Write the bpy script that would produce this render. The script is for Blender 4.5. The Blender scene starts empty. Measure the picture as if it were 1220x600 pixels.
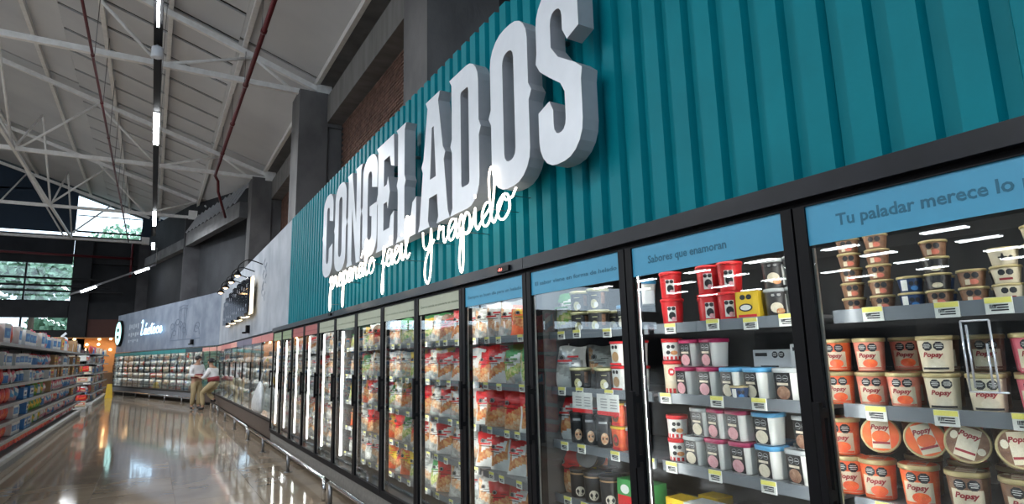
import bpy, bmesh, math, random
from mathutils import Vector, Matrix
random.seed(7)
S = bpy.context.scene
COL = S.collection
# ------------------------------------------------------------------ camera
CAM = Vector((-1.8938, -1.1943, 1.4773))
def camera():
    yaw, pitch, roll = 0.545756, 0.170572, -0.025673
    f = Vector((math.sin(yaw)*math.cos(pitch), math.cos(yaw)*math.cos(pitch), math.sin(pitch)))
    r = Vector((math.cos(yaw), -math.sin(yaw), 0)); u = r.cross(f)
    c, s = math.cos(roll), math.sin(roll)
    r2 = c*r + s*u; u2 = -s*r + c*u
    cam = bpy.data.cameras.new('camera'); o = bpy.data.objects.new('camera', cam); COL.objects.link(o)
    M = Matrix((r2, u2, -f)).transposed().to_4x4(); M.translation = CAM
    o.matrix_world = M
    cam.sensor_width = 36; cam.lens = 701.9358/1220*36; cam.clip_start = .05; cam.clip_end = 500
    S.camera = o
camera()
# ------------------------------------------------------------------ sky, exposure
W = bpy.data.worlds.new('sky'); S.world = W; W.use_nodes = True
bg = W.node_tree.nodes['Background']; bg.inputs[0].default_value = (.70, .85, 1, 1); bg.inputs[1].default_value = 3.0
S.view_settings.view_transform = 'Standard'; S.view_settings.look = 'None'; S.view_settings.gamma = 1
S.view_settings.use_curve_mapping = False
S.view_settings.exposure = 0.12
cy = S.cycles
cy.max_bounces = 7; cy.diffuse_bounces = 3; cy.glossy_bounces = 4; cy.transmission_bounces = 4; cy.transparent_max_bounces = 12
cy.sample_clamp_indirect = 4; cy.sample_clamp_direct = 0; cy.caustics_reflective = False; cy.caustics_refractive = False
cy.use_denoising = True
try: cy.use_light_tree = True
except Exception: pass
LAMP = 26.0      # emission of the hall's linear lamps
LED = 16        # emission of the strips inside the freezers
NEON = 3.2
# area lamps: side-aisle rows added to light the hall, rest sit in tray fixtures
def area(name, loc, sx, sy, power, col, rot=(0, 0, 0)):
    l = bpy.data.lights.new(name, 'AREA'); l.shape = 'RECTANGLE'; l.size = sx; l.size_y = sy; l.energy = power; l.color = col
    o = bpy.data.objects.new(name, l); o.location = loc; o.rotation_euler = rot; COL.objects.link(o); return o
HALL = 350
HALL_SPOTS = [(-8, 1), (-8, 9), (-8, 17), (-8, 24.5), (-13.5, 1), (-13.5, 12), (-13.5, 24), (-2.19, 15.75), (-2.19, 26.9)]
for (x, y) in HALL_SPOTS:
    area('hall_area_light', (x, y, 7.31), .25 if x < -3 else .1, 4.8 if x < -3 else 2.2, HALL*(.75 if x > -3 else 1), (.93, .97, 1))
# ------------------------------------------------------------------ materials
MATS = {}
def mat(name, c, rough=.5, metal=0, c2=None, scale=8, bump=0, bscale=60, em=None, es=0, coat=0, var=0, stretch=None, spec=None, detail=4):
    if name in MATS: return MATS[name]
    m = bpy.data.materials.new(name); m.use_nodes = True; nt = m.node_tree; b = nt.nodes['Principled BSDF']
    b.inputs['Base Color'].default_value = (*c, 1); b.inputs['Roughness'].default_value = rough; b.inputs['Metallic'].default_value = metal
    if spec is not None: b.inputs['Specular IOR Level'].default_value = spec
    if coat: b.inputs['Coat Weight'].default_value = coat
    if em: b.inputs['Emission Color'].default_value = (*em, 1); b.inputs['Emission Strength'].default_value = es
    tc = nt.nodes.new('ShaderNodeTexCoord'); src = tc.outputs['Object']
    if stretch:
        mp = nt.nodes.new('ShaderNodeMapping'); mp.inputs['Scale'].default_value = stretch; nt.links.new(src, mp.inputs[0]); src = mp.outputs[0]
    n = nt.nodes.new('ShaderNodeTexNoise'); n.inputs['Scale'].default_value = scale; n.inputs['Detail'].default_value = detail
    nt.links.new(src, n.inputs['Vector'])
    r = nt.nodes.new('ShaderNodeValToRGB')
    if c2 is None: c2 = tuple(x*.9 for x in c)
    r.color_ramp.elements[0].position = .35; r.color_ramp.elements[1].position = .65
    r.color_ramp.elements[0].color = (*c2, 1); r.color_ramp.elements[1].color = (*c, 1)
    nt.links.new(n.outputs[0], r.inputs[0]); out = r.outputs[0]
    if var:
        oi = nt.nodes.new('ShaderNodeObjectInfo'); h = nt.nodes.new('ShaderNodeHueSaturation')
        mr = nt.nodes.new('ShaderNodeMapRange'); mr.inputs[3].default_value = 1-var; mr.inputs[4].default_value = 1+var
        nt.links.new(oi.outputs['Random'], mr.inputs[0]); nt.links.new(mr.outputs[0], h.inputs['Value']); nt.links.new(out, h.inputs['Color']); out = h.outputs[0]
    nt.links.new(out, b.inputs['Base Color'])
    if bump:
        n2 = nt.nodes.new('ShaderNodeTexNoise'); n2.inputs['Scale'].default_value = bscale; nt.links.new(src, n2.inputs['Vector'])
        bp = nt.nodes.new('ShaderNodeBump'); bp.inputs['Strength'].default_value = bump; bp.inputs['Distance'].default_value = .02
        nt.links.new(n2.outputs[0], bp.inputs['Height']); nt.links.new(bp.outputs[0], b.inputs['Normal'])
    MATS[name] = m; return m
def emis(name, c, s):
    return mat(name, (.9, .9, .9), em=c, es=s)
def glassmat(name, tint=(.93, .96, .96), base=.05, grazing=1.0, power=3.2, rough=.0):
    m = bpy.data.materials.new(name); m.use_nodes = True; nt = m.node_tree; nt.nodes.clear()
    o = nt.nodes.new('ShaderNodeOutputMaterial'); mx = nt.nodes.new('ShaderNodeMixShader'); t = nt.nodes.new('ShaderNodeBsdfTransparent'); g = nt.nodes.new('ShaderNodeBsdfGlossy')
    t.inputs[0].default_value = (*tint, 1); g.inputs['Roughness'].default_value = rough; g.inputs[0].default_value = (1, 1, 1, 1)
    lw = nt.nodes.new('ShaderNodeFresnel'); ge = nt.nodes.new('ShaderNodeNewGeometry'); mr = nt.nodes.new('ShaderNodeMapRange')
    mr.inputs[3].default_value = 1.5; mr.inputs[4].default_value = 1/1.5   # same ratio seen from either side of a face
    nt.links.new(ge.outputs['Backfacing'], mr.inputs[0]); nt.links.new(mr.outputs[0], lw.inputs[0])
    nt.links.new(lw.outputs[0], mx.inputs[0]); nt.links.new(t.outputs[0], mx.inputs[1]); nt.links.new(g.outputs[0], mx.inputs[2]); nt.links.new(mx.outputs[0], o.inputs[0])
    return m
BLACK = mat('black_powder_coat', (.006, .006, .008), .5, spec=.15, c2=(.006, .006, .007))
CHAR = mat('charcoal_header', (.012, .014, .020), .3, spec=.22, c2=(.009, .011, .015))
CASEIN = mat('case_liner', (.06, .062, .066), .5)
SHELFM = mat('shelf_metal', (.33, .35, .37), .35, .4, c2=(.22, .24, .26))
RAILM = mat('price_rail', (.17, .19, .215), .3, .1)
CHROME = mat('chrome', (.75, .76, .78), .12, 1)
STEEL = mat('steel_post', (.25, .25, .26), .3, .9)
ALU = mat('aluminium_edge', (.62, .61, .58), .3, .9)
KICK = mat('grey_kick', (.20, .19, .175), .6, c2=(.15, .145, .135), scale=30)
KICKB = mat('brown_kick', (.095, .07, .058), .5, c2=(.07, .05, .04), scale=20)
TEAL = mat('teal_corrugated', (.0, .21, .26), .5, spec=.12, c2=(.0, .185, .23), scale=2.5, bump=.03)
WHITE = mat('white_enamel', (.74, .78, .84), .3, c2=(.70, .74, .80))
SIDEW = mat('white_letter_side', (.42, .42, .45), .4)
GREYW = mat('pale_grey_panel', (.40, .43, .48), .6, c2=(.27, .30, .35), scale=1.6, detail=8)
GREYW3 = mat('blue_grey_panel', (.28, .32, .40), .6, c2=(.17, .21, .28), scale=1.5, detail=8)
CONC = mat('concrete', (.17, .165, .165), .85, c2=(.10, .098, .10), scale=1.5, bump=.25, bscale=14, detail=9, stretch=(1, 1, .6))
CONCL = mat('light_concrete', (.18, .18, .185), .8, c2=(.12, .12, .125), scale=2, bump=.2, bscale=14)
CONCD = mat('shaded_concrete', (.026, .028, .033), .85, c2=(.016, .018, .022), scale=1.2, bump=.2)  # weaker light on the far bays is put into this dark colour
BRICK = mat('brown_brick', (.19, .10, .075), .9, c2=(.10, .055, .042), scale=5, bump=.1, bscale=60, var=.35)
ROOF = mat('roof_panel_metal', (.66, .665, .67), .6, c2=(.57, .575, .59), scale=.5)
ROOFD = mat('dark_roof_deck', (.03, .03, .03), .9)  # dark deck that shows in the seams between panels
TRUSS = mat('pale_truss_steel', (.88, .87, .85), .5, c2=(.78, .77, .75))
REDP = mat('red_pipe', (.11, .008, .014), .4)
NAVY = mat('navy_wall', (.010, .028, .055), .7)
LEDM = emis('led_strip_light', (1, .97, .91), LED)
LED2 = emis('led_strip_bright', (1, .97, .92), LED*2.5)
LAMPM = emis('lamp_tube', (.93, .97, 1), LAMP)
NEONM = emis('neon_warm_white', (1, .87, .72), NEON)
NEONB = emis('neon_ice_blue', (.40, .72, 1), 2)
SIGNG = emis('lit_mint_disc', (.35, .85, .80), 1.6)
WARM = emis('warm_bulb', (1, .62, .28), 9)
WARMB = emis('warm_halo', (1, .80, .50), 2.5)
TAGW = mat('tag_white', (.72, .73, .70), .5); TAGY = mat('tag_yellow', (.78, .72, .16), .5); INK = mat('dark_ink', (.02, .02, .025), .5)
GLASS = glassmat('door_glass')
# ------------------------------------------------------------------ mesh builder
class MB:
    def __init__(s): s.v = []; s.f = []; s.m = []; s.sm = []
    def add(s, vs, fs, mi=0, smooth=False):
        b = len(s.v); s.v += [tuple(v) for v in vs]; s.f += [tuple(b+i for i in f) for f in fs]; s.m += [mi]*len(fs); s.sm += [smooth]*len(fs); return s
    def box(s, x0, x1, y0, y1, z0, z1, mi=0):
        if x0 > x1: x0, x1 = x1, x0
        if y0 > y1: y0, y1 = y1, y0
        if z0 > z1: z0, z1 = z1, z0
        v = [(x0,y0,z0),(x1,y0,z0),(x1,y1,z0),(x0,y1,z0),(x0,y0,z1),(x1,y0,z1),(x1,y1,z1),(x0,y1,z1)]
        return s.add(v, [(0,3,2,1),(4,5,6,7),(0,1,5,4),(1,2,6,5),(2,3,7,6),(3,0,4,7)], mi)
    def beam(s, a, b, w, h, mi=0, up=(0, 0, 1)):
        a = Vector(a); b = Vector(b); d = (b-a).normalized(); u = Vector(up)
        r = d.cross(u)
        if r.length < 1e-4: r = d.cross(Vector((1, 0, 0)))
        r.normalize(); u = r.cross(d)
        v = [p + r*i*w/2 + u*j*h/2 for p in (a, b) for (i, j) in ((-1,-1),(1,-1),(1,1),(-1,1))]
        return s.add(v, [(0,1,2,3),(7,6,5,4),(0,4,5,1),(1,5,6,2),(2,6,7,3),(3,7,4,0)], mi)
    def lathe(s, prof, seg=20, mi=0, sq=None, cx=0, cy=0, smooth=True, mis=None):
        n = len(prof); vs = []
        for (r, z) in prof:
            for k in range(seg):
                a = 2*math.pi*k/seg; c, q = math.cos(a), math.sin(a)
                if sq:
                    rr = r/((abs(c)**sq+abs(q)**sq)**(1/sq))
                else: rr = r
                vs.append((cx+rr*c, cy+rr*q, z))
        b = len(s.v); s.v += vs
        for i in range(n-1):
            for k in range(seg):
                k2 = (k+1) % seg
                s.f.append((b+i*seg+k, b+i*seg+k2, b+(i+1)*seg+k2, b+(i+1)*seg+k)); s.m.append(mis[i] if mis else mi); s.sm.append(smooth)
        s.f.append(tuple(b+k for k in reversed(range(seg)))); s.m.append(mis[0] if mis else mi); s.sm.append(False)
        s.f.append(tuple(b+(n-1)*seg+k for k in range(seg))); s.m.append(mis[-1] if mis else mi); s.sm.append(False)
        return s
    def tube(s, pts, r, seg=8, mi=0, closed=False):
        pts = [Vector(p) for p in pts]; n = len(pts); b = len(s.v); prev = None
        for i, p in enumerate(pts):
            d = (pts[min(i+1, n-1)]-pts[max(i-1, 0)])
            if d.length < 1e-9: d = Vector((0, 0, 1))
            d.normalize()
            if prev is None:
                a = Vector((0, 0, 1)) if abs(d.z) < .9 else Vector((1, 0, 0))
                u = d.cross(a).normalized()
            else:
                u = (prev - d*prev.dot(d))
                if u.length < 1e-6: u = d.orthogonal()
                u.normalize()
            prev = u; w = d.cross(u)
            for k in range(seg):
                t = 2*math.pi*k/seg; s.v.append(tuple(p+u*math.cos(t)*r+w*math.sin(t)*r))
        for i in range(n-1):
            for k in range(seg):
                k2 = (k+1) % seg
                s.f.append((b+i*seg+k, b+i*seg+k2, b+(i+1)*seg+k2, b+(i+1)*seg+k)); s.m.append(mi); s.sm.append(True)
        s.f.append(tuple(b+k for k in reversed(range(seg)))); s.m.append(mi); s.sm.append(False)
        s.f.append(tuple(b+(n-1)*seg+k for k in range(seg))); s.m.append(mi); s.sm.append(False)
        return s
    def mesh(s, name, mats):
        me = bpy.data.meshes.new(name); me.from_pydata(s.v, [], s.f)
        for m in (mats if isinstance(mats, (list, tuple)) else [mats]): me.materials.append(m)
        me.polygons.foreach_set('material_index', s.m); me.polygons.foreach_set('use_smooth', s.sm); me.update(); return me
    def build(s, name, mats, parent=None, loc=None, rot=None):
        return link(name, s.mesh(name, mats), parent, loc, rot)
def link(name, me, parent=None, loc=None, rot=None):
    o = bpy.data.objects.new(name, me); COL.objects.link(o)
    if parent: o.parent = parent
    if loc is not None: o.location = loc
    if rot is not None: o.rotation_euler = rot
    return o
def tag(o, label, cat, group=None):
    o['label'] = label; o['category'] = cat
    if group: o['group'] = group
    return o
def thing(name, label, cat, loc=(0, 0, 0), rz=0, group=None, rot=None):
    o = bpy.data.objects.new(name, None); COL.objects.link(o); o.location = loc; o.rotation_euler = rot or (0, 0, rz); o.empty_display_size = .1
    return tag(o, label, cat, group)
def struct(o): o['kind'] = 'structure'; return o
def stuff(o): o['kind'] = 'stuff'; return o
def dup(root, loc, rot=None, label=None, group=None, scale=None, link_children=True):
    r = root.copy(); COL.objects.link(r); r.location = loc
    if rot is not None: r.rotation_euler = rot
    if scale: r.scale = scale
    if label: r['label'] = label
    if group: r['group'] = group
    for ch in CH.get(root.name, []) if link_children else []:
        c = ch.copy(); c.parent = r; COL.objects.link(c)
        for g in CH.get(ch.name, []):
            d = g.copy(); d.parent = c; COL.objects.link(d)
    return r
CH = {}
def register(root):
    CH[root.name] = list(root.children)
    for c in root.children: CH[c.name] = list(c.children)
    return root
def hide_proto(root): pass
ORD = ['zeroth','first','second','third','fourth','fifth','sixth','seventh','eighth','ninth','tenth','eleventh','twelfth','thirteenth','fourteenth','fifteenth','sixteenth','seventeenth','eighteenth','nineteenth']
TENS = {2:'twent',3:'thirt',4:'fort',5:'fift'}
def nth(n):
    if n < 20: return ORD[n]
    t, u = divmod(n, 10)
    return TENS[t]+'ieth' if u == 0 else TENS[t]+'y-'+ORD[u]
TXT = {}
def text_mesh(s, size=1, bold=0, shear=0, extrude=0, align='LEFT'):
    k = (s, size, bold, shear, extrude, align)
    if k in TXT: return TXT[k]
    cu = bpy.data.curves.new('lettering', 'FONT'); cu.body = s; cu.size = size; cu.offset = bold; cu.shear = shear; cu.extrude = extrude; cu.align_x = align; cu.resolution_u = 2
    o = bpy.data.objects.new('lettering', cu); COL.objects.link(o)
    dg = bpy.context.evaluated_depsgraph_get(); me = bpy.data.meshes.new_from_object(o.evaluated_get(dg))
    vs = [tuple(v.co) for v in me.vertices]; fs = [tuple(p.vertices) for p in me.polygons]
    bpy.data.objects.remove(o); bpy.data.curves.remove(cu); bpy.data.meshes.remove(me)
    TXT[k] = (vs, fs); return TXT[k]
# text on a wall facing -X: reading direction is -Y
def wall_text(name, s, y, z, x, size, m, parent=None, bold=0, shear=0, width=None, depth=.003, extrude=0):
    vs, fs = text_mesh(s, size, bold, shear, extrude)
    xs = [v[0] for v in vs]; w = max(xs)-min(xs); k = (width/w) if width else 1
    mb = MB(); mb.add([(x - v[2], y - (v[0]-min(xs))*k, z + v[1]) for v in vs], fs); return mb.build(name, m, parent)
# ================================================================== BUILDING
floor_m = mat('polished_beige_tile', (.38, .30, .215), .07, c2=(.27, .21, .155), scale=1.3, coat=.0, bump=.03, bscale=4, var=.06, detail=8, spec=.75)
floor_b = mat('floor_bed', (.22, .17, .12), .25, c2=(.13, .11, .09), scale=.8)
fl = MB().box(-40, 3.2, -12, 41, -.25, -.006).build('floor', floor_b); struct(fl)
TP = .8
tile = MB().box(-TP/2+.002, TP/2-.002, -TP/2+.002, TP/2-.002, -.006, 0).mesh('tile', floor_m)
nt_ = 0
for i in range(5):
    for j in range(46):
        if nt_ >= 300: break
        x = -.38 - TP*i; y = 3.6 + TP*j
        if x > -.35 - .263*max(0, y-21.4): continue
        link('tile', tile, fl, (x, y, 0), (random.uniform(-1, 1)*.0016, random.uniform(-1, 1)*.0016, random.choice((0, math.pi/2, math.pi)))); nt_ += 1
def roofz(x):
    return 8.62 + .34*(1.6-x) if x > -18 else 8.62 + .34*19.6 - .34*(-18-x)
# ceiling: dark deck with pale underside panels
cb = MB()
def slab(mb, x0, x1, y0, y1, dz0, dz1, mi=0):
    mb.add([(x, y, roofz(x)+dz) for dz in (dz0, dz1) for (x, y) in ((x0, y0), (x1, y0), (x1, y1), (x0, y1))],
           [(0,3,2,1),(4,5,6,7),(0,1,5,4),(1,2,6,5),(2,3,7,6),(3,0,4,7)], mi)
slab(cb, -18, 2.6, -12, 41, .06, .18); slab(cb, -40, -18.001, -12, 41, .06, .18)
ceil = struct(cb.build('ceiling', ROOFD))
PP = 1.37
pm = MB(); x0, x1 = -4.6, -.55
def panel(x0, x1, y0, y1, name='roof_panel'):
    mb = MB(); yc = (y0+y1)/2; xc = (x0+x1)/2; zc = roofz(xc)
    mb.add([(x-xc, y-yc, roofz(x)+dz-zc) for dz in (.0, .05) for (x, y) in ((x0, y0), (x1, y0), (x1, y1), (x0, y1))],
           [(0,3,2,1),(4,5,6,7),(0,1,5,4),(1,2,6,5),(2,3,7,6),(3,0,4,7)])
    return mb.mesh(name, ROOF), (xc, yc, zc)
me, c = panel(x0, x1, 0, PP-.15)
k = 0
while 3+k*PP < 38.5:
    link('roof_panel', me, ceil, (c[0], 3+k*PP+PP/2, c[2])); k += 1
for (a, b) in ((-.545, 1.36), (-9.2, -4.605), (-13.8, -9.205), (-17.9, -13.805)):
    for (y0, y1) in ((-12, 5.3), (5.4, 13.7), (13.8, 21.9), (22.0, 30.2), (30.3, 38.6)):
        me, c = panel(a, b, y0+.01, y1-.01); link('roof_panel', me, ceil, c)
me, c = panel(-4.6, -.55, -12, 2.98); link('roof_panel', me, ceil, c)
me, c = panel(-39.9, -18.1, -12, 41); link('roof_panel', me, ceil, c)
# purlins
for x in (1.36, -.42, -2.05, -3.55, -5.45, -7.9, -10.3):
    o = MB().box(-.05, .05, -11, 38.5, -.16, -.005).build('trim_1', TRUSS, None, (x, 0, roofz(x))); struct(o)
def wx(y): return 0 if y <= 21.4 else -.263*(y-21.4)
# concrete columns of the right wall
colspots = [(5.4, 6.25, .9, 2.1, 9.2), (13.65, 14.6, .9, 1.62, 8.3), (22.1, 23.1, .9, 1.62, 8.3), (30.3, 31.3, -.94, .05, 8.3), (38.7, 39.6, -2.95, -2.3, 8.3)]
wall = struct(bpy.data.objects.new('wall_right', None)); COL.objects.link(wall)
wl = MB(); wl.box(2.0, 2.5, -12, 22.5, -.2, 9.4)
wl.add([(2.0, 22.4, -.2), (2.5, 22.4, -.2), (2.5-5.0, 41, -.2), (2.0-5.0, 41, -.2), (2.0, 22.4, 9.4), (2.5, 22.4, 9.4), (-2.5, 41, 9.4), (-3.0, 41, 9.4)],
       [(0,3,2,1),(4,5,6,7),(0,1,5,4),(1,2,6,5),(2,3,7,6),(3,0,4,7)])
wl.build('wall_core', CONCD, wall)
for i, (y0, y1, xa, xb, zt) in enumerate(colspots):
    mb = MB().box(xa, xb, y0, y1, 0, zt)
    if i < 3: mb.box(xb-.01, 2.01, y0+.08, y1-.02, 0, 7.6 if i else 9.2)
    c = mb.build('concrete_column', CONC if i < 3 else mat('shaded_column_concrete', (.05, .05, .055), .85, c2=(.03, .03, .034), scale=1.5), wall)  # far columns: the lower light there is put into a darker concrete colour
    if i == 1: MB().box(xb, 1.99, 13.66, 14.5, 7.4, 7.55).build('bearing_pad', CONCL, wall)
# beams between columns + recessed upper strip
for (y0, y1) in ((6.2, 13.65), (14.55, 22.1), (-6, 5.42)):
    MB().box(1.6, 2.02, y0, y1, 7.5, 8.24).build('ring_beam', mat('beam_concrete', (.24, .235, .23), .8, c2=(.18, .175, .17), scale=1.5, bump=.2, bscale=12, stretch=(1, 3, .5)), wall)
    MB().box(1.78, 2.01, y0, y1, 8.24, 8.75).build('upper_panel', CONCL, wall)
    MB().box(1.42, 1.80, y0-.5, y1+.5, 8.56, 8.6).build('soffit', CONCL, wall)
MB().beam((.95-.2, 23.0, 7.2), (-.75, 30.4, 7.2), .3, .62).build('ring_beam', CONCL, wall)
MB().beam((-.75, 31.2, 7.2), (-2.5, 38.8, 7.2), .3, .5).build('ring_beam', CONCL, wall)
MB().beam((.9, 22.9, 3.95), (-.8, 30.4, 3.95), .25, .55).build('sill_ledge', CONCL, wall)
MB().box(.95, 1.2, 13.9, 22.2, 3.7, 4.35).build('sill_ledge', CONCL, wall)
MB().beam((-.8, 31.2, 3.95), (-2.5, 38.8, 3.95), .25, .55).build('sill_ledge', CONCL, wall)
# dark wall bays behind far columns
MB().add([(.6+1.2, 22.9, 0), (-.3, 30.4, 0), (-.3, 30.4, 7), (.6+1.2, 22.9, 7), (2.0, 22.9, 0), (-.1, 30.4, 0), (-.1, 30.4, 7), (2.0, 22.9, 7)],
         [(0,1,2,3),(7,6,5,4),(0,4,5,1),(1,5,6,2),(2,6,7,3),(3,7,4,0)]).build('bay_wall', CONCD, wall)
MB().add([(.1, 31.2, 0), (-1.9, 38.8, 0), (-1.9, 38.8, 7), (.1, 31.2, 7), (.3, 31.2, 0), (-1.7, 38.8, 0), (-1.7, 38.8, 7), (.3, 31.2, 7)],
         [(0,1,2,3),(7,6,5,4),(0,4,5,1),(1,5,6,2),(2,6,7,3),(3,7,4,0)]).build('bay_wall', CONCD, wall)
# clerestory slats with daylight between them
for k in range(13):
    y = 23.4 + k*.56; x = .95 - .2*(y-22.6)
    MB().box(-.035, .035, -.03, .03, 0, 1.05).build('slat', mat('pale_slat', (.45, .47, .5), .5), wall, (x-.35, y, 7.5), (0, .5, 0))
# bricks between the second and first column
bk = MB().box(-.03, .012, -.117, .117, -.028, .028).mesh('brick', BRICK)
BR = []
for r in range(46):
    z = 4.0 + r*.076
    for c_ in range(30):
        y = 6.35 + c_*.247 + (.123 if r % 2 else 0)
        if y > 13.5: continue
        if z > 7.45: continue
        # keep bricks the teal panel does not hide from the aisle
        BR.append((y, z))
near = [b for b in BR if b[0] < 10.2 and b[1] > 5.1 + (b[0]-6.2)*.10]
near.sort(key=lambda b: (b[0]-6)**1.0 - b[1]*.3)
ns = set(near[:298])
for (y, z) in near[:298]:
    link('brick', bk, wall, (1.985+random.uniform(-.004, .004), y, z))
mb = MB()
for (y, z) in BR:
    if (y, z) not in ns:
        e = random.uniform(-.004, .004); mb.box(1.955+e, 2.01, y-.117, y+.117, z-.028, z+.028)
stuff(mb.build('brick_courses', BRICK, wall))
# bricks on the next bay, far away: courses only
mb = MB()
for r in range(48):
    z = 4.2+r*.07
    mb.box(1.97, 2.01, 14.6, 22.1, z, z+.055)
stuff(mb.build('brick_courses', BRICK, wall))
# ---------------------------------------------------------------- end wall with windows
end = struct(bpy.data.objects.new('wall_back', None)); COL.objects.link(end)
mb = MB()
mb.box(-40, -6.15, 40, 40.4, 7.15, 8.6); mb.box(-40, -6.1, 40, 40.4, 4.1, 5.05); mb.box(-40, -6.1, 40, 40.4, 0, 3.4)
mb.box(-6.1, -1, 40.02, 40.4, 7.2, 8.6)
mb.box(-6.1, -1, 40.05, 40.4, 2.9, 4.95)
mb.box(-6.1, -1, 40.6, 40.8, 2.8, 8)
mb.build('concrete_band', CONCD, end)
MB().box(-6.05, -5.2, 39.7, 40.45, 0, 8.6).build('concrete_column', CONCD, end)
MB().box(-5.15, -3.3, 40.0, 40.06, 3.0, 4.0).build('infill_panel', mat('red_brown_panel', (.07, .022, .016), .7), end)
MB().box(-9.5, -2.4, 39.9, 40.1, 8.5, 8.75).build('bond_beam', CONCL, end)
# gable: dark cladding left, glazing right
mb = MB()
mb.add([(-40, 38.9, 8.75), (-6.05, 38.9, 8.75), (-6.05, 38.9, roofz(-6.05)), (-18, 38.9, roofz(-18)), (-40, 38.9, roofz(-40)), (-40, 39.1, 8.75), (-6.05, 39.1, 8.75), (-6.05, 39.1, roofz(-6.05)), (-18, 39.1, roofz(-18)), (-40, 39.1, roofz(-40))],
       [(0,1,2,3,4),(9,8,7,6,5),(0,5,6,1),(1,6,7,2)])
mb.build('gable_cladding', NAVY, end)
MB().add([(-2.9, 38.9, 8.75), (3, 38.9, 8.75), (3, 38.9, roofz(3)+.1), (-2.9, 38.9, roofz(-2.9)), (-2.9, 39.1, 8.75), (3, 39.1, 8.75), (3, 39.1, roofz(3)+.1), (-2.9, 39.1, roofz(-2.9))],
         [(0,1,2,3),(7,6,5,4),(0,4,5,1),(1,5,6,2),(2,6,7,3),(3,7,4,0)]).build('gable_cladding', NAVY, end)
w1 = struct(bpy.data.objects.new('window_1', None)); COL.objects.link(w1)
MB().box(-6.0, -2.9, 38.98, 39.02, 8.8, 8.9).box(-6.0, -2.9, 38.98, 39.02, 9.75, 9.8).build('window_frame', BLACK, w1)
for (a, b) in ((-6, -4.5), (-4.45, -2.95)):
    MB().add([(a, 39, 8.85), (b, 39, 8.85), (b, 39, roofz(b)), (a, 39, roofz(a)), (a, 39.01, 8.85), (b, 39.01, 8.85), (b, 39.01, roofz(b)), (a, 39.01, roofz(a))], [(0,1,2,3),(7,6,5,4),(0,4,5,1),(1,5,6,2),(2,6,7,3),(3,7,4,0)]).build('pane', GLASS, w1)
for wi, (z0, z1) in enumerate(((5.05, 7.15), (3.4, 4.1))):
    w = struct(bpy.data.objects.new('window_%d' % (wi+2), None)); COL.objects.link(w)
    x = -6.15; kk = 0
    while x > -22:
        MB().box(x-2.0, x, 40.2, 40.21, z0, z1).build('pane', GLASS, w); MB().box(x-2.06, x-1.98, 40.12, 40.28, z0, z1).build('mullion', BLACK, w); x -= 2.0
# left wall; unseen front left open between posts to let sky light in
lw = struct(bpy.data.objects.new('wall_left', None)); COL.objects.link(lw)
MB().box(-40.3, -40, -12, 41, 0, 8.9).build('concrete_band', CONCD, lw)
for y in range(-12, 42, 6): MB().box(-40.3, -39.9, y, y+.5, 0, 8.9).build('pilaster', CONCD, lw)
# behind the camera: opening added for sky light, lintel height set to limit it
fw = struct(bpy.data.objects.new('wall_front', None)); COL.objects.link(fw)
MB().box(-40, 3, -12.3, -12, 2.5, 9.0).build('lintel', CONCL, fw)
for x in range(-40, 3, 4): MB().box(x, x+.2, -12.2, -12, 0, 2.5).build('front_post', BLACK, fw)
# ---------------------------------------------------------------- trusses
def truss(y, label, nodes_b, xl, yo=0, xr=1.6):
    t = thing('roof_truss', label, 'truss', (0, y, 0), group='pale steel roof trusses')
    zb = 8.3
    MB().beam((xl, 0, zb), (xr, 0, zb), .11, .13).build('bottom_chord', TRUSS, t)
    MB().beam((xl, 0, roofz(xl)-.26), (xr+.05, 0, roofz(xr)-.26), .11, .14).build('top_chord', TRUSS, t)
    for i, xb in enumerate(nodes_b):
        for xt in (xb+2.0, xb-1.95):
            if xt < xr: MB().tube([(xb, 0, zb), (xt, 0, roofz(xt)-.28)], .042, 8).build('web_member', TRUSS, t)
    xt = -.2; MB().tube([(xt, 0, roofz(xt)-.28), (.75, 0, zb)], .04, 8).build('web_member', TRUSS, t)
    MB().box(xr-.25, xr+.12, -.12, .12, 8.2, 8.62).build('end_plate', TRUSS, t)
    return t
truss(13.85, 'pale steel roof truss bearing on the nearest concrete column', (-2.2, -6.1, -10), -12)
truss(22.2, 'second pale steel roof truss, above the grey sign wall', (-2.17, -6.0, -9.9), -14)
truss(30.3, 'third pale steel roof truss, nearer of the two by the gable glazing', (-2.6, -6.2, -10.1), -16, xr=-.6)
truss(38.3, 'farthest pale steel roof truss, right before the gable glazing', (-6.4, -10.3), -16, xr=-2.6)
# lengthwise lattice girder that crosses the trusses at the far left
lt = thing('lattice_girder', 'lengthwise pale lattice girder linking the roof trusses', 'truss', (-6.1, 0, 0))
MB().beam((0, 13.8, 8.3), (0, 38.3, 8.3), .09, .1).build('bottom_chord', TRUSS, lt)
for y in (13.8, 22.2, 30.3):
    MB().tube([(0, y, 8.3), (0, y+4.1, roofz(-6.1)-.3)], .04).build('web_member', TRUSS, lt); MB().tube([(0, y+4.1, roofz(-6.1)-.3), (0, y+8.1, 8.3)], .04).build('web_member', TRUSS, lt)
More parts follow.
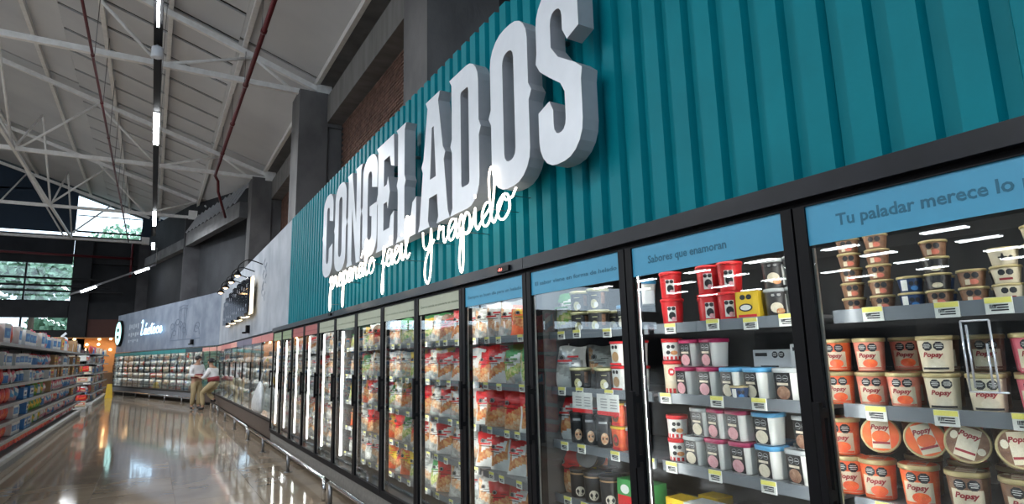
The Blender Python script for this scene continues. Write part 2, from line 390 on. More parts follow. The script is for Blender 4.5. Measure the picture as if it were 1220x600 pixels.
# ---------------------------------------------------------------- pipes, tray, lamps
def pipe(x, z, y0, y1, label, drop=False, r=.05):
    t = thing('sprinkler_pipe', label, 'pipe', (x, 0, z))
    pts = [(0, y0, 0), (0, y1, 0)]
    if drop: pts += [(.12, y1+.25, -.12), (.15, y1+.3, -.5), (.5, y1+1.2, -1.2)]
    MB().tube(pts, r, 10).build('pipe_run', REDP, t)
    y = y0+1
    while y < y1:
        MB().tube([(0, y-.05, 0), (0, y+.05, 0)], r*1.3, 10).build('coupling', REDP, t)
        MB().tube([(0, y+.3, 0), (0, y+.3, 1.0+(0 if x > -2 else .9))], .009, 5).build('hanger_rod', STEEL, t)
        y += 2.7
    return t
pipe(-3.39, 7.9, -4, 36, 'thin red sprinkler pipe farther from the freezer wall', r=.028)
pipe(-.42, 7.9, -4, 21.2, 'thick red sprinkler pipe close to the freezer wall', True, r=.048)
t = thing('sprinkler_pipe', 'red sprinkler pipe crossing below the end wall beam', 'pipe', (0, 39.4, 7.6))
MB().tube([(-14, 0, 0), (-3.2, 0, -.1)], .07, 8).build('pipe_run', REDP, t); MB().tube([(-3.3, 0, .9), (-3.3, 0, -1.2)], .06, 8).build('riser', REDP, t)
for i, (z, l) in enumerate(((6.15, 'upper'), (5.75, 'middle'), (5.45, 'lower'))):
    tag(MB().beam((-16, 38.9, z+.06), (-4.6+i*.5, 38.9, z-.02), .12, .10).build('conduit_run', BLACK), l + ' black conduit crossing in front of the tree-lit window', 'conduit')
tr = thing('cable_tray', 'black cable tray that carries the ceiling lamps over the aisle', 'cable tray', (-2.19, 0, 7.4))
MB().box(-.07, .07, -4, 31, 0, .09).build('tray_body', BLACK, tr)
MB().box(-.07, -.045, -4, 29.5, .09, .12).box(.045, .07, -4, 29.5, .09, .12).build('tray_lip', BLACK, tr)
y = -3
while y < 29:
    for sx in (-.06, .06): MB().tube([(sx, y, .1), (sx, y, roofz(-2.19)-7.4-.02)], .007, 5).build('hanger_rod', STEEL, tr)
    y += 4.15
def lamp(loc, rz, L, label, group=None, w=.11, name='ceiling_lamp', rx=0):
    t = thing(name, label, 'lamp', loc, rz, group)
    MB().box(-w*.62, w*.62, -L/2-.03, L/2+.03, 0, .05).build('housing', WHITE, t)
    MB().box(-w/2, w/2, -L/2, L/2, -.05, 0).build('tube_cover', LAMPM, t)
    return register(t)
lamp((-2.19, 15.75, 7.38), 0, 2.3, 'lit tubular lamp nearest overhead on the black cable tray')
lamp((-2.19, 8.9, 7.38), 0, 2.6, 'slim lit tubular lamp on the cable tray nearest the camera', w=.035)
lamp((-2.19, 26.9, 7.38), 0, 2.7, 'second lit lamp along the black cable tray, before the gable glass')
lamp((-2.19, 30.3, 6.8), 0, 1.4, 'small lit lamp hanging under the end of the cable tray')
t = thing('ceiling_speaker', 'round white can under the black cable tray by the first truss', 'speaker', (-2.19, 11.0, 7.12))
MB().lathe([(.07, 0), (.10, .02), (.10, .2), (.04, .24)], 20).build('can', WHITE, t); MB().tube([(0, 0, .23), (0, 0, .3)], .02).build('stem', STEEL, t)
# branch tray with two lamps
bt = thing('cable_tray', 'slim tray branching to the window with two lit lamps', 'cable tray', (0, 36, 0))
A_ = Vector((-5.7, 0, 5.0)); B_ = Vector((-2.05, 0, 6.75))
MB().beam(A_, B_, .08, .09).build('tray_body', mat('grey_tray', (.12, .12, .13), .5), bt); MB().tube([B_, (B_.x, -1.5, 7.4)], .02).build('stem', STEEL, bt)
for (f_, l) in ((.21, 'lower lit lamp on the sloping branch tray beside the window'), (.83, 'upper lit lamp on the sloping branch tray near its stem')):
    p = A_.lerp(B_, f_); t = thing('ceiling_lamp', l, 'lamp', (p.x, 35.9, p.z-.06), rot=(0, -math.atan2(1.75, 3.65), 0))
    MB().box(-.36, .36, -.1, .1, 0, .06).build('housing', WHITE, t); MB().box(-.34, .34, -.12, .08, -.06, 0).build('tube_cover', LAMPM, t)
# lamp rows over the rest of the hall, seen mirrored in the doors
def lamp2(loc, label):
    t = thing('ceiling_lamp', label, 'lamp', loc, 0, 'lit twin-tube lamps hanging over the rest of the hall')
    MB().box(-.24, .24, -.85, .85, 0, .06).build('housing', WHITE, t)
    for sx in (-1, 1): MB().box(sx*.17-.04, sx*.17+.04, -.82, .82, -.06, 0).build('tube_cover', LAMPM, t)
    return register(t)
for i, (x, y) in enumerate(HALL_SPOTS[:7]):  # housings added round the out-of-view area lamps that brighten the hall
    t = thing('ceiling_lamp', 'added unseen trough lamp over the next aisle, %s from the front' % nth(i+1) if i < 4 else 'added unseen trough lamp over the aisle beyond, %s from the front' % nth(i-3), 'lamp', (x, y, 7.33), 0, 'added unseen trough lamps over the hall')
    MB().box(-.17, .17, -2.5, 2.5, 0, .07).build('housing', WHITE, t)
l0 = None
for ri, (x, off) in enumerate(((-18.1, 0), (-25.4, 0), (-29.3, .3), (-34, 1.0), (-38.5, 1.9), (-11, .5))):
    for j in range(-3, 6):
        y = 9.8+off+4.3*j
        lab = 'twin-tube lamp mirrored in the glass, %s along the %s hanging row' % (nth(j+4), nth(ri+1))
        if l0 is None: l0 = lamp2((x, y, 6.0), lab)
        else: dup(l0, (x, y, 6.0), label=lab)
# ---------------------------------------------------------------- trees outside the end windows
leafm = mat('outdoor_leaves', (.30, .46, .30), .6, c2=(.16, .30, .20), scale=3)
bark = mat('outdoor_bark', (.09, .06, .04), .9)
def tree(x, y, h, r, label):
    t = thing('tree', label, 'tree', (x, y, 0)); rnd = random.Random(int(x*10)); mb = MB()
    for _ in range(1500):
        d = Vector((rnd.gauss(0, 1), rnd.gauss(0, 1), rnd.gauss(0, 1))).normalized()*r*rnd.uniform(.45, 1)*(.75+.25*math.sin(rnd.random()*9))
        c = Vector((0, 0, h)) + Vector((d.x, d.y, d.z*.75)); a = Vector((rnd.uniform(-1, 1), rnd.uniform(-1, 1), rnd.uniform(-1, 1))).normalized()*.32; b = a.orthogonal().normalized()*.2
        mb.add([c-a, c+b, c+a, c-b], [(0, 1, 2, 3)])
    stuff(mb.build('foliage', leafm, t)); MB().lathe([(.28, 0), (.2, h*.5), (.12, h)], 10).build('trunk', bark, t)
tree(-9.8, 55, 8.2, 3.6, 'leafy tree outside the end window, just beyond the glass on the left'); tree(-18, 58, 8.6, 4, 'leafy tree outside farther left of the end window'); tree(-4.5, 66, 11.8, 4.2, 'leafy tree top showing low in the gable glazing')
tree(-8.2, 58, 4.0, 2.8, 'low leafy tree outside behind the smaller window'); tree(-13.5, 50.5, 4.2, 2.2, 'bushy low tree outside the lower window at the far left')
out = MB().box(-60, 30, 42, 120, -.4, -.3).build('ground', mat('outdoor_ground', (.12, .13, .10), .9)); struct(out)
# ================================================================== SIGN WALL
PW = 1.05; NR = 7; pit = PW/NR
def corr_panel():
    prof = []
    for i in range(NR):
        b = i*pit; prof += [(b, .055), (b+.012, .02), (b+.095, .02), (b+.107, .055)]
    prof.append((PW-.002, .055)); z0, z1 = 2.0, 3.86; mb = MB(); n = len(prof)
    vs = [(x, y, z) for z in (z0, z1) for (y, x) in prof] + [(.085, y, z) for z in (z0, z1) for (y, x) in prof]
    fs = []
    for i in range(n-1):
        fs += [(i, n+i, n+i+1, i+1), (2*n+i, 2*n+i+1, 3*n+i+1, 3*n+i), (n+i, 3*n+i, 3*n+i+1, n+i+1), (i, i+1, 2*n+i+1, 2*n+i)]
    fs += [(0, 2*n, 3*n, n), (n-1, 2*n-1, 4*n-1, 3*n-1)]
    mb.add(vs, fs); return mb.mesh('corrugated_panel', TEAL)
cp = corr_panel()
tw = thing('sign_wall', 'teal corrugated metal sign wall above the freezer doors', 'sign wall', (0, 0, 0))
for i in range(11): link('corrugated_panel', cp, tw, (0, 9.3-PW*(i+1), 0))
MB().box(.085, .13, -2.2, 9.3, 2.0, 3.8).build('backing_frame', BLACK, tw)
MB().box(.13, 1.0, -2.2, 9.3, 2.0, 2.06).build('cabinet_roof', CASEIN, tw)
gw = thing('sign_wall', 'pale grey sign wall between teal wall and bluish corner wall', 'sign wall', (0, 0, 0))
ys = [9.305, 11.8, 14.2, 16.6, 19.0, 21.42]
for a, b in zip(ys, ys[1:]): MB().box(.03, .09, a+.002, b-.002, 2.02, 3.86).build('flat_panel', GREYW, gw)
MB().box(.09, .9, 9.31, 21.4, 3.72, 3.84).build('top_return', CONCD, gw)
R3 = math.atan(.263); O3 = (0.0, 21.42, 0)
bw = thing('sign_wall', 'bluish grey sign wall turning toward the far end', 'sign wall', O3, R3)
for i in range(5): MB().box(.03, .09, i*2.76+.002, (i+1)*2.76-.002, 2.02, 3.86).build('flat_panel', GREYW3, bw)
MB().box(.09, .9, 0, 13.8, 3.72, 3.84).build('top_return', CONCD, bw)
# faint line drawing (buildings / leaves) on the bluish wall, printed darker strokes
sk = mat('faint_sketch', (.15, .19, .26), .7)
mb = MB(); rnd = random.Random(5)
def stroke(mb, pts, w=.035, x=.026):
    for a, b in zip(pts, pts[1:]):
        mb.beam((x, a[0], a[1]), (x, b[0], b[1]), w, .006, up=(1, 0, 0))
for yy in (3.5, 3.72, 4.1, 4.3): stroke(mb, [(yy, 2.35), (yy+.03, 3.3), (yy, 3.6)])
for k_ in range(9):
    yy = 2.2+rnd.random()*3.0; zz = 2.35+rnd.random()*.5
    pts = [(yy+.28*math.cos(a*.7)*(1 if k_ % 2 else -1), zz+.22*math.sin(a*.7)+a*.05) for a in range(8)]
    stroke(mb, pts, .03)
for zz in (3.62, 3.5): stroke(mb, [(3.4, zz), (3.9, zz+.05), (4.4, zz)])
stroke(mb, [(1.9, 2.33), (5.3, 2.33)])
stuff(mb.build('printed_sketch', sk, bw))
mb = MB()
for (yy, zz) in ((-9.6+12.9+.6, 0),): pass
for k_ in range(7):
    yy = 12.0+rnd.random()*.5-.2; zz = 2.7+k_*.12
    stroke(mb, [(yy, zz), (yy+.12, zz+.1), (yy-.05, zz+.17)], .03)
stuff(mb.build('printed_sketch', mat('faint_sketch_grey', (.28, .32, .38), .7), gw))
# ---------------------------------------------------------------- CONGELADOS
def arc(cx, cz, rx, rz, a0, a1, n=5):
    return [(cx+rx*math.cos(math.radians(a0+(a1-a0)*i/n)), cz+rz*math.sin(math.radians(a0+(a1-a0)*i/n))) for i in range(n+1)]
SPL = [(0, .55), (-.07, .5), (0, .45)]; SPR = [(1, .45), (1.07, .5), (1, .55)]
def slot(u0=.35, u1=.65, v0=.16, v1=.84, r=.12, rv=.06):
    return arc(u0+r, v0+rv, r, rv, 180, 270, 3)+arc(u1-r, v0+rv, r, rv, 270, 360, 3)+arc(u1-r, v1-rv, r, rv, 0, 90, 3)+arc(u0+r, v1-rv, r, rv, 90, 180, 3)
LET = {
 'O': [arc(.42, .17, .42, .17, 180, 270)+arc(.58, .17, .42, .17, 270, 360)+SPR+arc(.58, .83, .42, .17, 0, 90)+arc(.42, .83, .42, .17, 90, 180)+SPL, slot()],
 'D': [[(-.09, 0)]+arc(.58, .17, .42, .17, 270, 360)+SPR+arc(.58, .83, .42, .17, 0, 90)+[(-.09, 1), (0, .95)]+SPL+[(0, .05)], slot(r=.05, rv=.03)],
 'C': [arc(.42, .83, .42, .17, 90, 180)+SPL+arc(.42, .17, .42, .17, 180, 270)+arc(.58, .17, .42, .17, 270, 360)+[(1, .37), (.64, .33)]+arc(.53, .22, .11, .06, 0, -90, 3)+arc(.47, .22, .11, .06, 270, 180, 3)+arc(.47, .78, .11, .06, 180, 90, 3)+arc(.53, .78, .11, .06, 90, 0, 3)+[(.64, .67), (1, .63)]+arc(.58, .83, .42, .17, 0, 90)],
 'G': [arc(.42, .83, .42, .17, 90, 180)+SPL+arc(.42, .17, .42, .17, 180, 270)+arc(.58, .17, .42, .17, 270, 360)+[(1, .44), (1.05, .49), (.5, .49), (.5, .40), (.64, .38)]+arc(.53, .22, .11, .06, 0, -90, 3)+arc(.47, .22, .11, .06, 270, 180, 3)+arc(.47, .78, .11, .06, 180, 90, 3)+arc(.53, .78, .11, .06, 90, 0, 3)+[(.64, .67), (1, .63)]+arc(.58, .83, .42, .17, 0, 90)],
 'N': [[(-.08, 0), (.40, 0), (.33, .05), (.33, .60), (.70, 0), (1, 0), (1, .45), (1.06, .5), (1, .55), (1, .95), (1.08, 1), (.60, 1), (.67, .95), (.67, .42), (.30, 1), (-.08, 1), (0, .95)]+SPL+[(0, .05)]],
 'E': [[(-.09, 0), (.98, 0), (1.02, .30), (.82, .27), (.74, .17), (.38, .17), (.38, .42), (.58, .42), (.64, .35), (.76, .5), (.64, .65), (.58, .58), (.38, .58), (.38, .83), (.74, .83), (.82, .73), (1.02, .70), (.98, 1), (-.09, 1), (0, .95)]+SPL+[(0, .05)]],
 'L': [[(-.09, 0), (.98, 0), (1.02, .30), (.82, .27), (.74, .17), (.38, .17), (.38, .45), (.45, .5), (.38, .55), (.38, .95), (.47, 1), (-.09, 1), (0, .95)]+SPL+[(0, .05)]],
 'A': [[(-.14, 0), (.36, 0), (.29, .05), (.34, .22), (.66, .22), (.71, .05), (.64, 0), (1.14, 0), (1.07, .06), (.93, .45), (.99, .5), (.90, .55), (.72, .94), (.80, 1), (.20, 1), (.28, .94), (.10, .55), (.01, .5), (.07, .45), (-.07, .06)], [(.38, .36), (.62, .36), (.54, .76), (.46, .76)]],
 'S': [[(1, .66)]+arc(.58, .83, .42, .17, 0, 90)+arc(.42, .83, .42, .17, 90, 180)+[(0, .68), (-.03, .62), (.07, .56), (.30, .49), (.55, .42), (.64, .36)]+arc(.53, .22, .11, .06, 0, -90, 3)+arc(.47, .22, .11, .06, 270, 180, 3)+[(.36, .30), (.28, .36), (0, .33)]+arc(.42, .17, .42, .17, 180, 270)+arc(.58, .17, .42, .17, 270, 360)+[(1, .37), (1.03, .43), (.88, .48), (.52, .57), (.36, .65)]+arc(.47, .78, .11, .06, 180, 90, 3)+arc(.53, .78, .11, .06, 90, 0, 3)+[(.64, .70), (.74, .63)]],
}
def letter_mesh(ch, w, h, d):
    cu = bpy.data.curves.new('l', 'CURVE'); cu.dimensions = '2D'; cu.fill_mode = 'BOTH'; cu.extrude = d/2
    for loop in LET[ch]:
        sp = cu.splines.new('POLY'); sp.points.add(len(loop)-1); sp.use_cyclic_u = True
        for p, (u, v) in zip(sp.points, loop): p.co = (u*w, v*h, 0, 1)
    o = bpy.data.objects.new('l', cu); COL.objects.link(o); dg = bpy.context.evaluated_depsgraph_get()
    me = bpy.data.meshes.new_from_object(o.evaluated_get(dg)); bpy.data.objects.remove(o)
    vs = [(-v.co.z, -v.co.x, v.co.y) for v in me.vertices]; fs = [tuple(p.vertices) for p in me.polygons]
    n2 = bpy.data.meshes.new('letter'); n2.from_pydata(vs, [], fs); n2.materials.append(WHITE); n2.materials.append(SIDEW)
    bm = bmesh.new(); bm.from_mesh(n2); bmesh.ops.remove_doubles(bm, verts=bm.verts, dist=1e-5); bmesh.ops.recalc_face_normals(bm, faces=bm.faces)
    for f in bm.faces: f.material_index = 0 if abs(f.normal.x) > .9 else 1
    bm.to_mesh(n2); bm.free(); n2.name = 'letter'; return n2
LW = [('C', 6.22, .47), ('O', 5.66, .47), ('N', 5.11, .46), ('G', 4.58, .46), ('E', 4.10, .44), ('L', 3.56, .42), ('A', 3.03, .46), ('D', 2.46, .41), ('O', 1.885, .44), ('S', 1.35, .385)]
pos_w = ['first', 'second', 'third', 'fourth', 'fifth', 'sixth', 'seventh', 'eighth', 'ninth', 'last']
for i, (ch, y, w) in enumerate(LW):
    t = thing('sign_letter', 'tall white block letter %s, %s letter of the white sign on the teal wall' % (ch.lower(), pos_w[i]), 'letter', (-.105, y, 2.44), group='white block letters on the teal wall')
    link('letter_body', letter_mesh(ch, w, 1.02, .10), t)
    mb = MB()
    for zz in (.3, .75): mb.box(.05, .15, -w*.22, -w*.16, zz, zz+.02)
    mb.build('standoff', STEEL, t)
# ---------------------------------------------------------------- neon script
GL = {
 'p': ([(0, .6), (.22, 1), (.32, .5), (.30, -1.2), (.16, -1.68), (.0, -1.2), (.10, -.3), (.32, .5), (.6, 1), (.84, .75), (.84, .3), (.6, 0), (.42, .12), (.7, .02), (1.0, .25)], 1.02),
 'r': ([(.05, .3), (.2, .95), (.28, .75), (.55, .85), (.55, .35), (.66, .02), (.9, .25)], .88),
 'e': ([(.05, .3), (.45, .5), (.55, .85), (.32, 1), (.14, .6), (.2, .1), (.48, 0), (.8, .25)], .8),
 'a': ([(.75, .8), (.42, 1), (.12, .6), (.2, .08), (.5, .05), (.75, .5), (.8, .95), (.78, .3), (.88, 0), (1.05, .25)], 1.02),
 'l': ([(.0, .3), (.45, 1.2), (.52, 2.1), (.32, 2.45), (.12, 2.0), (.16, .6), (.35, 0), (.66, .25)], .66),
 'o': ([(.5, 1), (.12, .7), (.15, .15), (.5, 0), (.84, .35), (.76, .9), (.5, 1), (.62, .75), (1.0, .75)], .95),
 'f': ([(.05, .3), (.42, .9), (.46, 1.25), (.32, 1.3), (.26, .5), (.30, -1.2), (.18, -1.6), (.08, -1.2), (.28, -.1), (.7, .3)], .68),
 'c': ([(.7, .82), (.42, 1), (.12, .6), (.2, .08), (.5, 0), (.8, .25)], .8),
 'i': ([(.02, .3), (.25, 1), (.25, .3), (.4, 0), (.65, .25)], .62),
 'y': ([(.05, 1), (.1, .3), (.35, 0), (.65, .3), (.75, 1), (.78, 0), (.68, -1.3), (.44, -1.78), (.2, -1.3), (.36, -.4), (1.0, .35)], 1.0),
 'd': ([(.72, .8), (.42, 1), (.12, .6), (.2, .08), (.5, .05), (.80, .6), (.98, 1.8), (.82, 2.45), (.62, 2.0), (.70, .6), (.86, .03), (1.1, .25)], 1.06),
}
def smooth(pts, n=5):
    out = []; P = [pts[0]]+list(pts)+[pts[-1]]
    for i in range(1, len(P)-2):
        a, b, c, d = [Vector(p) for p in P[i-1:i+3]]
        for k in range(n):
            t = k/n; out.append(.5*((2*b)+(c-a)*t+(2*a-5*b+4*c-d)*t*t+(3*b-a-3*c+d)*t**3))
    out.append(Vector(P[-2])); return out
def neon(word, y0, y1, z, s, label, m=NEONM, r=.0072, extra=(), loc=(0, 0, 0), rz=0, x=-.178, name='neon_word', cat='neon sign', tail=False):
    if x == -.178:
        q = .967; y0 = -1.194+(y0+1.194)*q; y1 = -1.194+(y1+1.194)*q; z = 1.477+(z-1.477)*q; s *= q
    adv = sum(GL[c][1] for c in word); ku = (y0-y1)/adv; path = []; u = 0; acc = []
    for c in word:
        st, a = GL[c]; path += [((u+p[0]), p[1]) for p in st]
        if c == 'i': acc.append([(u+.25, 1.45), (u+.25, 1.6)])
        u += a
    if tail: path += [(u+.15, .85), (u+.3, 1.05)]
    t = thing(name, label, cat, loc, rz)
    L = lambda p: (x, y0-p[0]*ku, z+p[1]*s)
    MB().tube([L(p) for p in smooth([(a, b, 0) for a, b in path], 5)], r, 7).build('glass_tube', m, t)
    for e in list(extra)+acc:
        MB().tube([L(p) for p in e], r, 7).build('accent_tube', m, t)
    for i in range(3, len(path), 13):
        p = L(path[i]); MB().tube([(x+.005, p[1], p[2]), (min(x+.19, .03), p[1], p[2])], .0025, 5).build('tube_support', STEEL, t)
    return t
neon('preparalo', 5.98, 4.28, 2.285, .148, 'warm white neon word preparalo below the first white letters', extra=[[(6.15, 1.35), (6.4, 1.8)]])
neon('facil', 4.08, 3.36, 2.285, .148, 'warm white neon word facil with accent, second word of the script', extra=[[(1.1, 1.35), (1.3, 1.8)]])
neon('y', 3.09, 2.86, 2.29, .15, 'warm white neon letter y between two script words')
neon('rapido', 2.80, 1.72, 2.285, .15, 'warm white neon word rapido, last and largest of the script', tail=True)
# ---------------------------------------------------------------- header display, sensors
t = thing('thermostat_display', 'small black thermostat with red digits on the charcoal header', 'display', (-.062, 1.93, 1.995))
MB().box(-.008, .01, -.07, .07, -.017, .017).build('bezel', BLACK, t)
wall_text('digits', '-18.4', .055, -.010, -.0095, .026, emis('red_digits', (1, .08, .03), 4), t)
tag(MB().box(-.075, -.05, 6.1, 6.2, 1.99, 2.02).build('sensor_box', BLACK), 'tiny black sensor on the charcoal header below the first neon word', 'sensor')
def sensor(loc, rz, label):
    t = thing('wall_sensor', label, 'sensor', loc, rz); MB().box(-.05, .03, -.08, .08, -.09, .09).build('sensor_body', BLACK, t); MB().lathe([(.05, -.1), (.05, -.06)], 12, cx=-.08).build('lens', BLACK, t)
sensor((0, 14.0, 2.2), 0, 'small black camera box on the pale grey wall under the dark sign')
sensor((-.66, 23.9, 2.2), R3, 'small black camera box low on the bluish corner wall')
# ================================================================== FREEZER BANKS
ZB, ZT = .245, 1.95
Z_SH = [1.585, 1.275, .98, .69, .40]
tag_me = None
def tag_mesh():
    mb = MB(); mb.box(-.003, .001, -.032, .032, -.024, .022, 0); mb.box(-.0045, -.003, -.031, .031, .006, .021, 1)
    for i, (w, z) in enumerate(((.034, .000), (.026, -.007), (.04, -.014))): mb.box(-.0042, -.003, -.022+w*.0, -.022+w, z-.002, z+.002, 2)
    for i in range(5): mb.box(-.0042, -.003, .006+i*.0034, .0075+i*.0034, -.009, .002, 2)
    return mb.mesh('price_tag', [TAGW, TAGY, INK])
tag_me = tag_mesh()
DOORC = {'blue': mat('decal_blue', (.045, .32, .52), .4, c2=(.045, .30, .49)), 'cream': mat('decal_cream', (.42, .45, .34), .45, c2=(.39, .42, .31)), 'red': mat('decal_red', (.42, .10, .09), .45), 'green': mat('decal_green', (.30, .38, .21), .45),
         'pink': mat('decal_pink', (.62, .22, .20), .45), 'grey': mat('decal_grey', (.16, .15, .22), .45), 'teal': mat('decal_teal', (.01, .26, .27), .4), 'salmon': mat('decal_salmon', (.75, .36, .30), .45), 'dark': mat('decal_dark', (.02, .06, .08), .45)}
INKT = mat('decal_ink_teal', (.002, .13, .22), .5); INKG = mat('decal_ink_green', (.16, .20, .13), .5); INKR = mat('decal_ink_red', (.22, .04, .04), .5)
def bank(loc, rz, n, w, label, zb, zt, k0=0, decals=None, texts=None, main=True, levels=Z_SH, kick=KICK, stile=.045, handles=1, dec_h=.142, kickz=.05, tags=4, depth=.75, led=True, liner=CASEIN, vis=0, LEDM=LEDM):
    t = thing('freezer_case', label, 'freezer', loc, rz); L = n*w
    body = MB(); body.box(depth, depth+.06, 0, L, zb-.1, zt+.03); body.box(.03, depth, 0, L, zt-.02, zt+.03); body.box(.0, depth, 0, L, zb-.06, zb)
    body.box(.03, depth, 0, .02, zb, zt); body.box(.03, depth, L-.02, L, zb, zt)
    body.build('cabinet_body', liner, t)
    MB().box(-.012, .5, 0, L, kickz+.02, zb-.03).build('kick_panel', kick, t)
    MB().box(.10, .5, 0, L, 0, kickz+.02).build('plinth', BLACK, t)
    if main:
        MB().box(-.055, .12, 0.002, L-.002, zt+.018, zt+.085).build('header', CHAR, t)
    MB().box(-.01, .04, 0, L, zt-.002, zt+.02).box(-.02, .04, 0, L, zb-.03, zb).build('door_surround', BLACK, t)
    FR = BLACK if main else mat('slim_grey_frame', (.05, .052, .056), .4)
    mull = (MB().box(0, .035, -.028, .028, zb, zt) if main else MB().box(0, .012, -.012, .012, zb, zt)).mesh('mullion', FR)
    ledm = MB().box(.036, .058, -.013, .013, zb+.12, zt-.16).mesh('led_strip', LEDM); ledh = MB().box(.002, .022, .029, .037, zb+.10, zt-.12).mesh('led_strip', LED2)
    if main: area('case_fill_light', Matrix.Rotation(rz, 3, 'Z') @ Vector((.12, L/2, zt-.03)) + Vector(loc), .05, L-.1, 1.6*L, (1, .97, .92), rot=(0, math.radians(-12), rz))  # unseen lamp added behind the decals to brighten the case
    for k in range(n+1):
        y = k*w; link('mullion', mull, t, (0, min(max(y, .03), L-.03), 0))
        if led and main: link('led_strip', ledm if (vis and k >= vis) else ledh, t, (0, min(max(y, .0 if not (vis and k >= vis) else .04), L-.06), 0))
    if main and vis == 0 and loc[1] < 0:
        edge = MB().box(.002, .010, -.037, -.029, zb+.08, zt-.1).mesh('led_strip', LED2)
        for k in range(1, n): link('led_strip', edge, t, (0, k*w, 0))
    y0 = stile*.5+.004; y1 = w-y0; s = stile if main else .012
    fr = MB(); x0, x1 = (-.035, -.003) if main else (-.026, -.012)
    fr.box(x0, x1, .004, s, zb+.003, zt-.004); fr.box(x0, x1, w-s, w-.004, zb+.003, zt-.004); fr.box(x0, x1, s, w-s, zb+.003, zb+.04); fr.box(x0, x1, s, w-s, zt-(.008 if main else .02), zt-.004)
    fm = fr.mesh('door', FR)
    gm = MB().box(-.022, -.016, s, w-s, zb+.04, zt-.008).mesh('glass_pane', GLASS)
    tm = MB().box(-.015, -.006, w-s-.008, w-s, zb+.05, zt-.15).mesh('edge_trim', ALU)
    hm = MB().box(-.075, -.055, -.012, .012, -.16, .16).box(-.056, -.034, -.01, .01, .11, .14).box(-.056, -.034, -.01, .01, -.14, -.11).mesh('handle', BLACK)
    shm = MB().box(.115, depth-.06, .025, w-.025, -.012, 0).mesh('shelf', SHELFM)
    rm = MB().box(.105, .115, .02, w-.02, -.034, .010).mesh('price_rail', RAILM)
    lsm = MB().box(.118, .135, .03, w-.03, -.022, -.013).mesh('shelf_fill_strip', LEDM)  # hidden glowing strip added under each shelf to brighten the packs
    tpm = MB().box(.05, .07, .03, w-.03, zt-.045, zt-.03).mesh('shelf_fill_strip', LEDM)  # hidden glowing strip added behind the door header, also for brightness
    for k in range(n):
        if not main: link('top_fill_strip', tpm, t, (0, k*w, 0))
        d = link('door', fm, t, (0, k*w, 0)); link('glass_pane', gm, d)
        if main: link('edge_trim', tm, d)
        c = decals[k] if decals else 'blue'
        MB().box(-.0265, -.0225, s, w-s, zt-dec_h, zt-.008).build('header_decal', DOORC[c], d)
        if texts and texts.get(k):
            tx, sz, ink = texts[k]
            wall_text('lettering', tx, w-s-(.10 if sz > .03 else .04), zt-.092, -.0275, sz, ink, d, bold=.0006 if sz < .04 else .0012, width=(w-2*s-.06 if sz <= .03 else None))
        if handles == 1: link('handle', hm, d, (0, w-.035, 1.14))
        if handles == 2 and k % 2 == 0: link('handle', hm, d, (0, w*.92, 1.24)) if False else None
        if handles == 3: link('handle', hm, d, (0, w*.9, 1.25))
        for z in levels:
            sh = link('shelf', shm, t, (0, k*w, z)); link('price_rail', rm, sh)
            if not main: link('shelf_fill_strip', lsm, sh)
            for i in range(tags):
                yy = w*(i+.5)/tags + random.uniform(-.05, .05)*(1 if tags < 6 else .3)
                link('price_tag', tag_me, sh, (.1035, yy, -.012+random.uniform(-.003, .003)))
    return t
B = 'blue'; Cc = 'cream'
N = .8585
bank((0, -2*N, 0), 0, 4, N, 'black framed freezer bank nearest, its blue-headed doors full of ice cream', ZB, ZT, decals=[B, B, B, B],
     texts={1: ('Tu paladar merece lo mejor', .054, INKT), 2: ('Sabores que enamoran', .046, INKT), 3: ('El sabor viene en forma de helado', .030, INKT)}, tags=4)
GT = 'Que tu comida se convierta en deleite'
bank((0, 2*N, 0), 0, 5, N, 'middle black framed freezer bank under the neon script', ZB, ZT, decals=[B, Cc, Cc, Cc, Cc],
     texts={0: ('Siempre es buen día para un helado', .028, INKT), 1: (GT, .024, INKG), 2: (GT, .024, INKG), 3: (GT, .024, INKG), 4: (GT, .024, INKG)}, tags=4, vis=5)
bank((0, 7*N, 0), 0, 5, N, 'third black framed freezer bank with red and green door headers', ZB, ZT, decals=[Cc, 'red', 'red', 'green', 'green'],
     texts={k: (GT, .024, INKG if k in (0, 3, 4) else INKR) for k in range(5)}, tags=3, vis=1)
# section 2 and the turned section 3
P2 = 1.36
dec2 = ['pink', 'pink', 'grey', 'grey', 'salmon', 'pink', 'pink', 'salmon']
LIN2 = mat('bright_liner', (.55, .57, .56), .5)
bank((0, 12*N+.03, 0), 0, 8, P2, 'freezer bank with pink headers beneath the pale grey wall', .40, 1.97, decals=dec2, main=False, levels=[1.62, 1.36, 1.10, .84, .58], kick=KICKB, handles=0, kickz=.08, tags=4, depth=.7, liner=LIN2)
bank((.0, 21.44, 0), R3, 2, .68, 'narrow freezer with salmon header and pale green inside at the corner', .40, 1.97, decals=['salmon', 'salmon'], main=False, levels=[], kick=KICKB, handles=0, kickz=.08, depth=.7, liner=mat('pale_green_liner', (.30, .45, .36), .5), led=True)
o3 = Vector((-math.sin(R3)*1.38, 21.44+math.cos(R3)*1.38, 0))
bank(o3, R3, 14, .88, 'long freezer bank with teal headers at the far end', .40, 1.97, decals=['dark', 'dark']+['teal']*12, main=False, levels=[1.62, 1.36, 1.10, .84, .58], kick=mat('pale_kick', (.20, .21, .23), .5), handles=3, kickz=.12, tags=2, depth=.7, liner=LIN2)
# black bar handles of section 2 belong to every other door
hb = MB().box(-.085, -.06, -.03, .03, -.19, .19).mesh('handle', BLACK)
for o in list(bpy.data.objects):
    pass
case2 = [o for o in bpy.data.objects if o.get('label', '').startswith('freezer bank with pink')][0]
d2 = [c for c in case2.children if c.name.startswith('door') and not c.name.startswith('door_s')]
for i, d in enumerate(d2):
    link('handle', hb, d, (0, 1.05, 1.25))
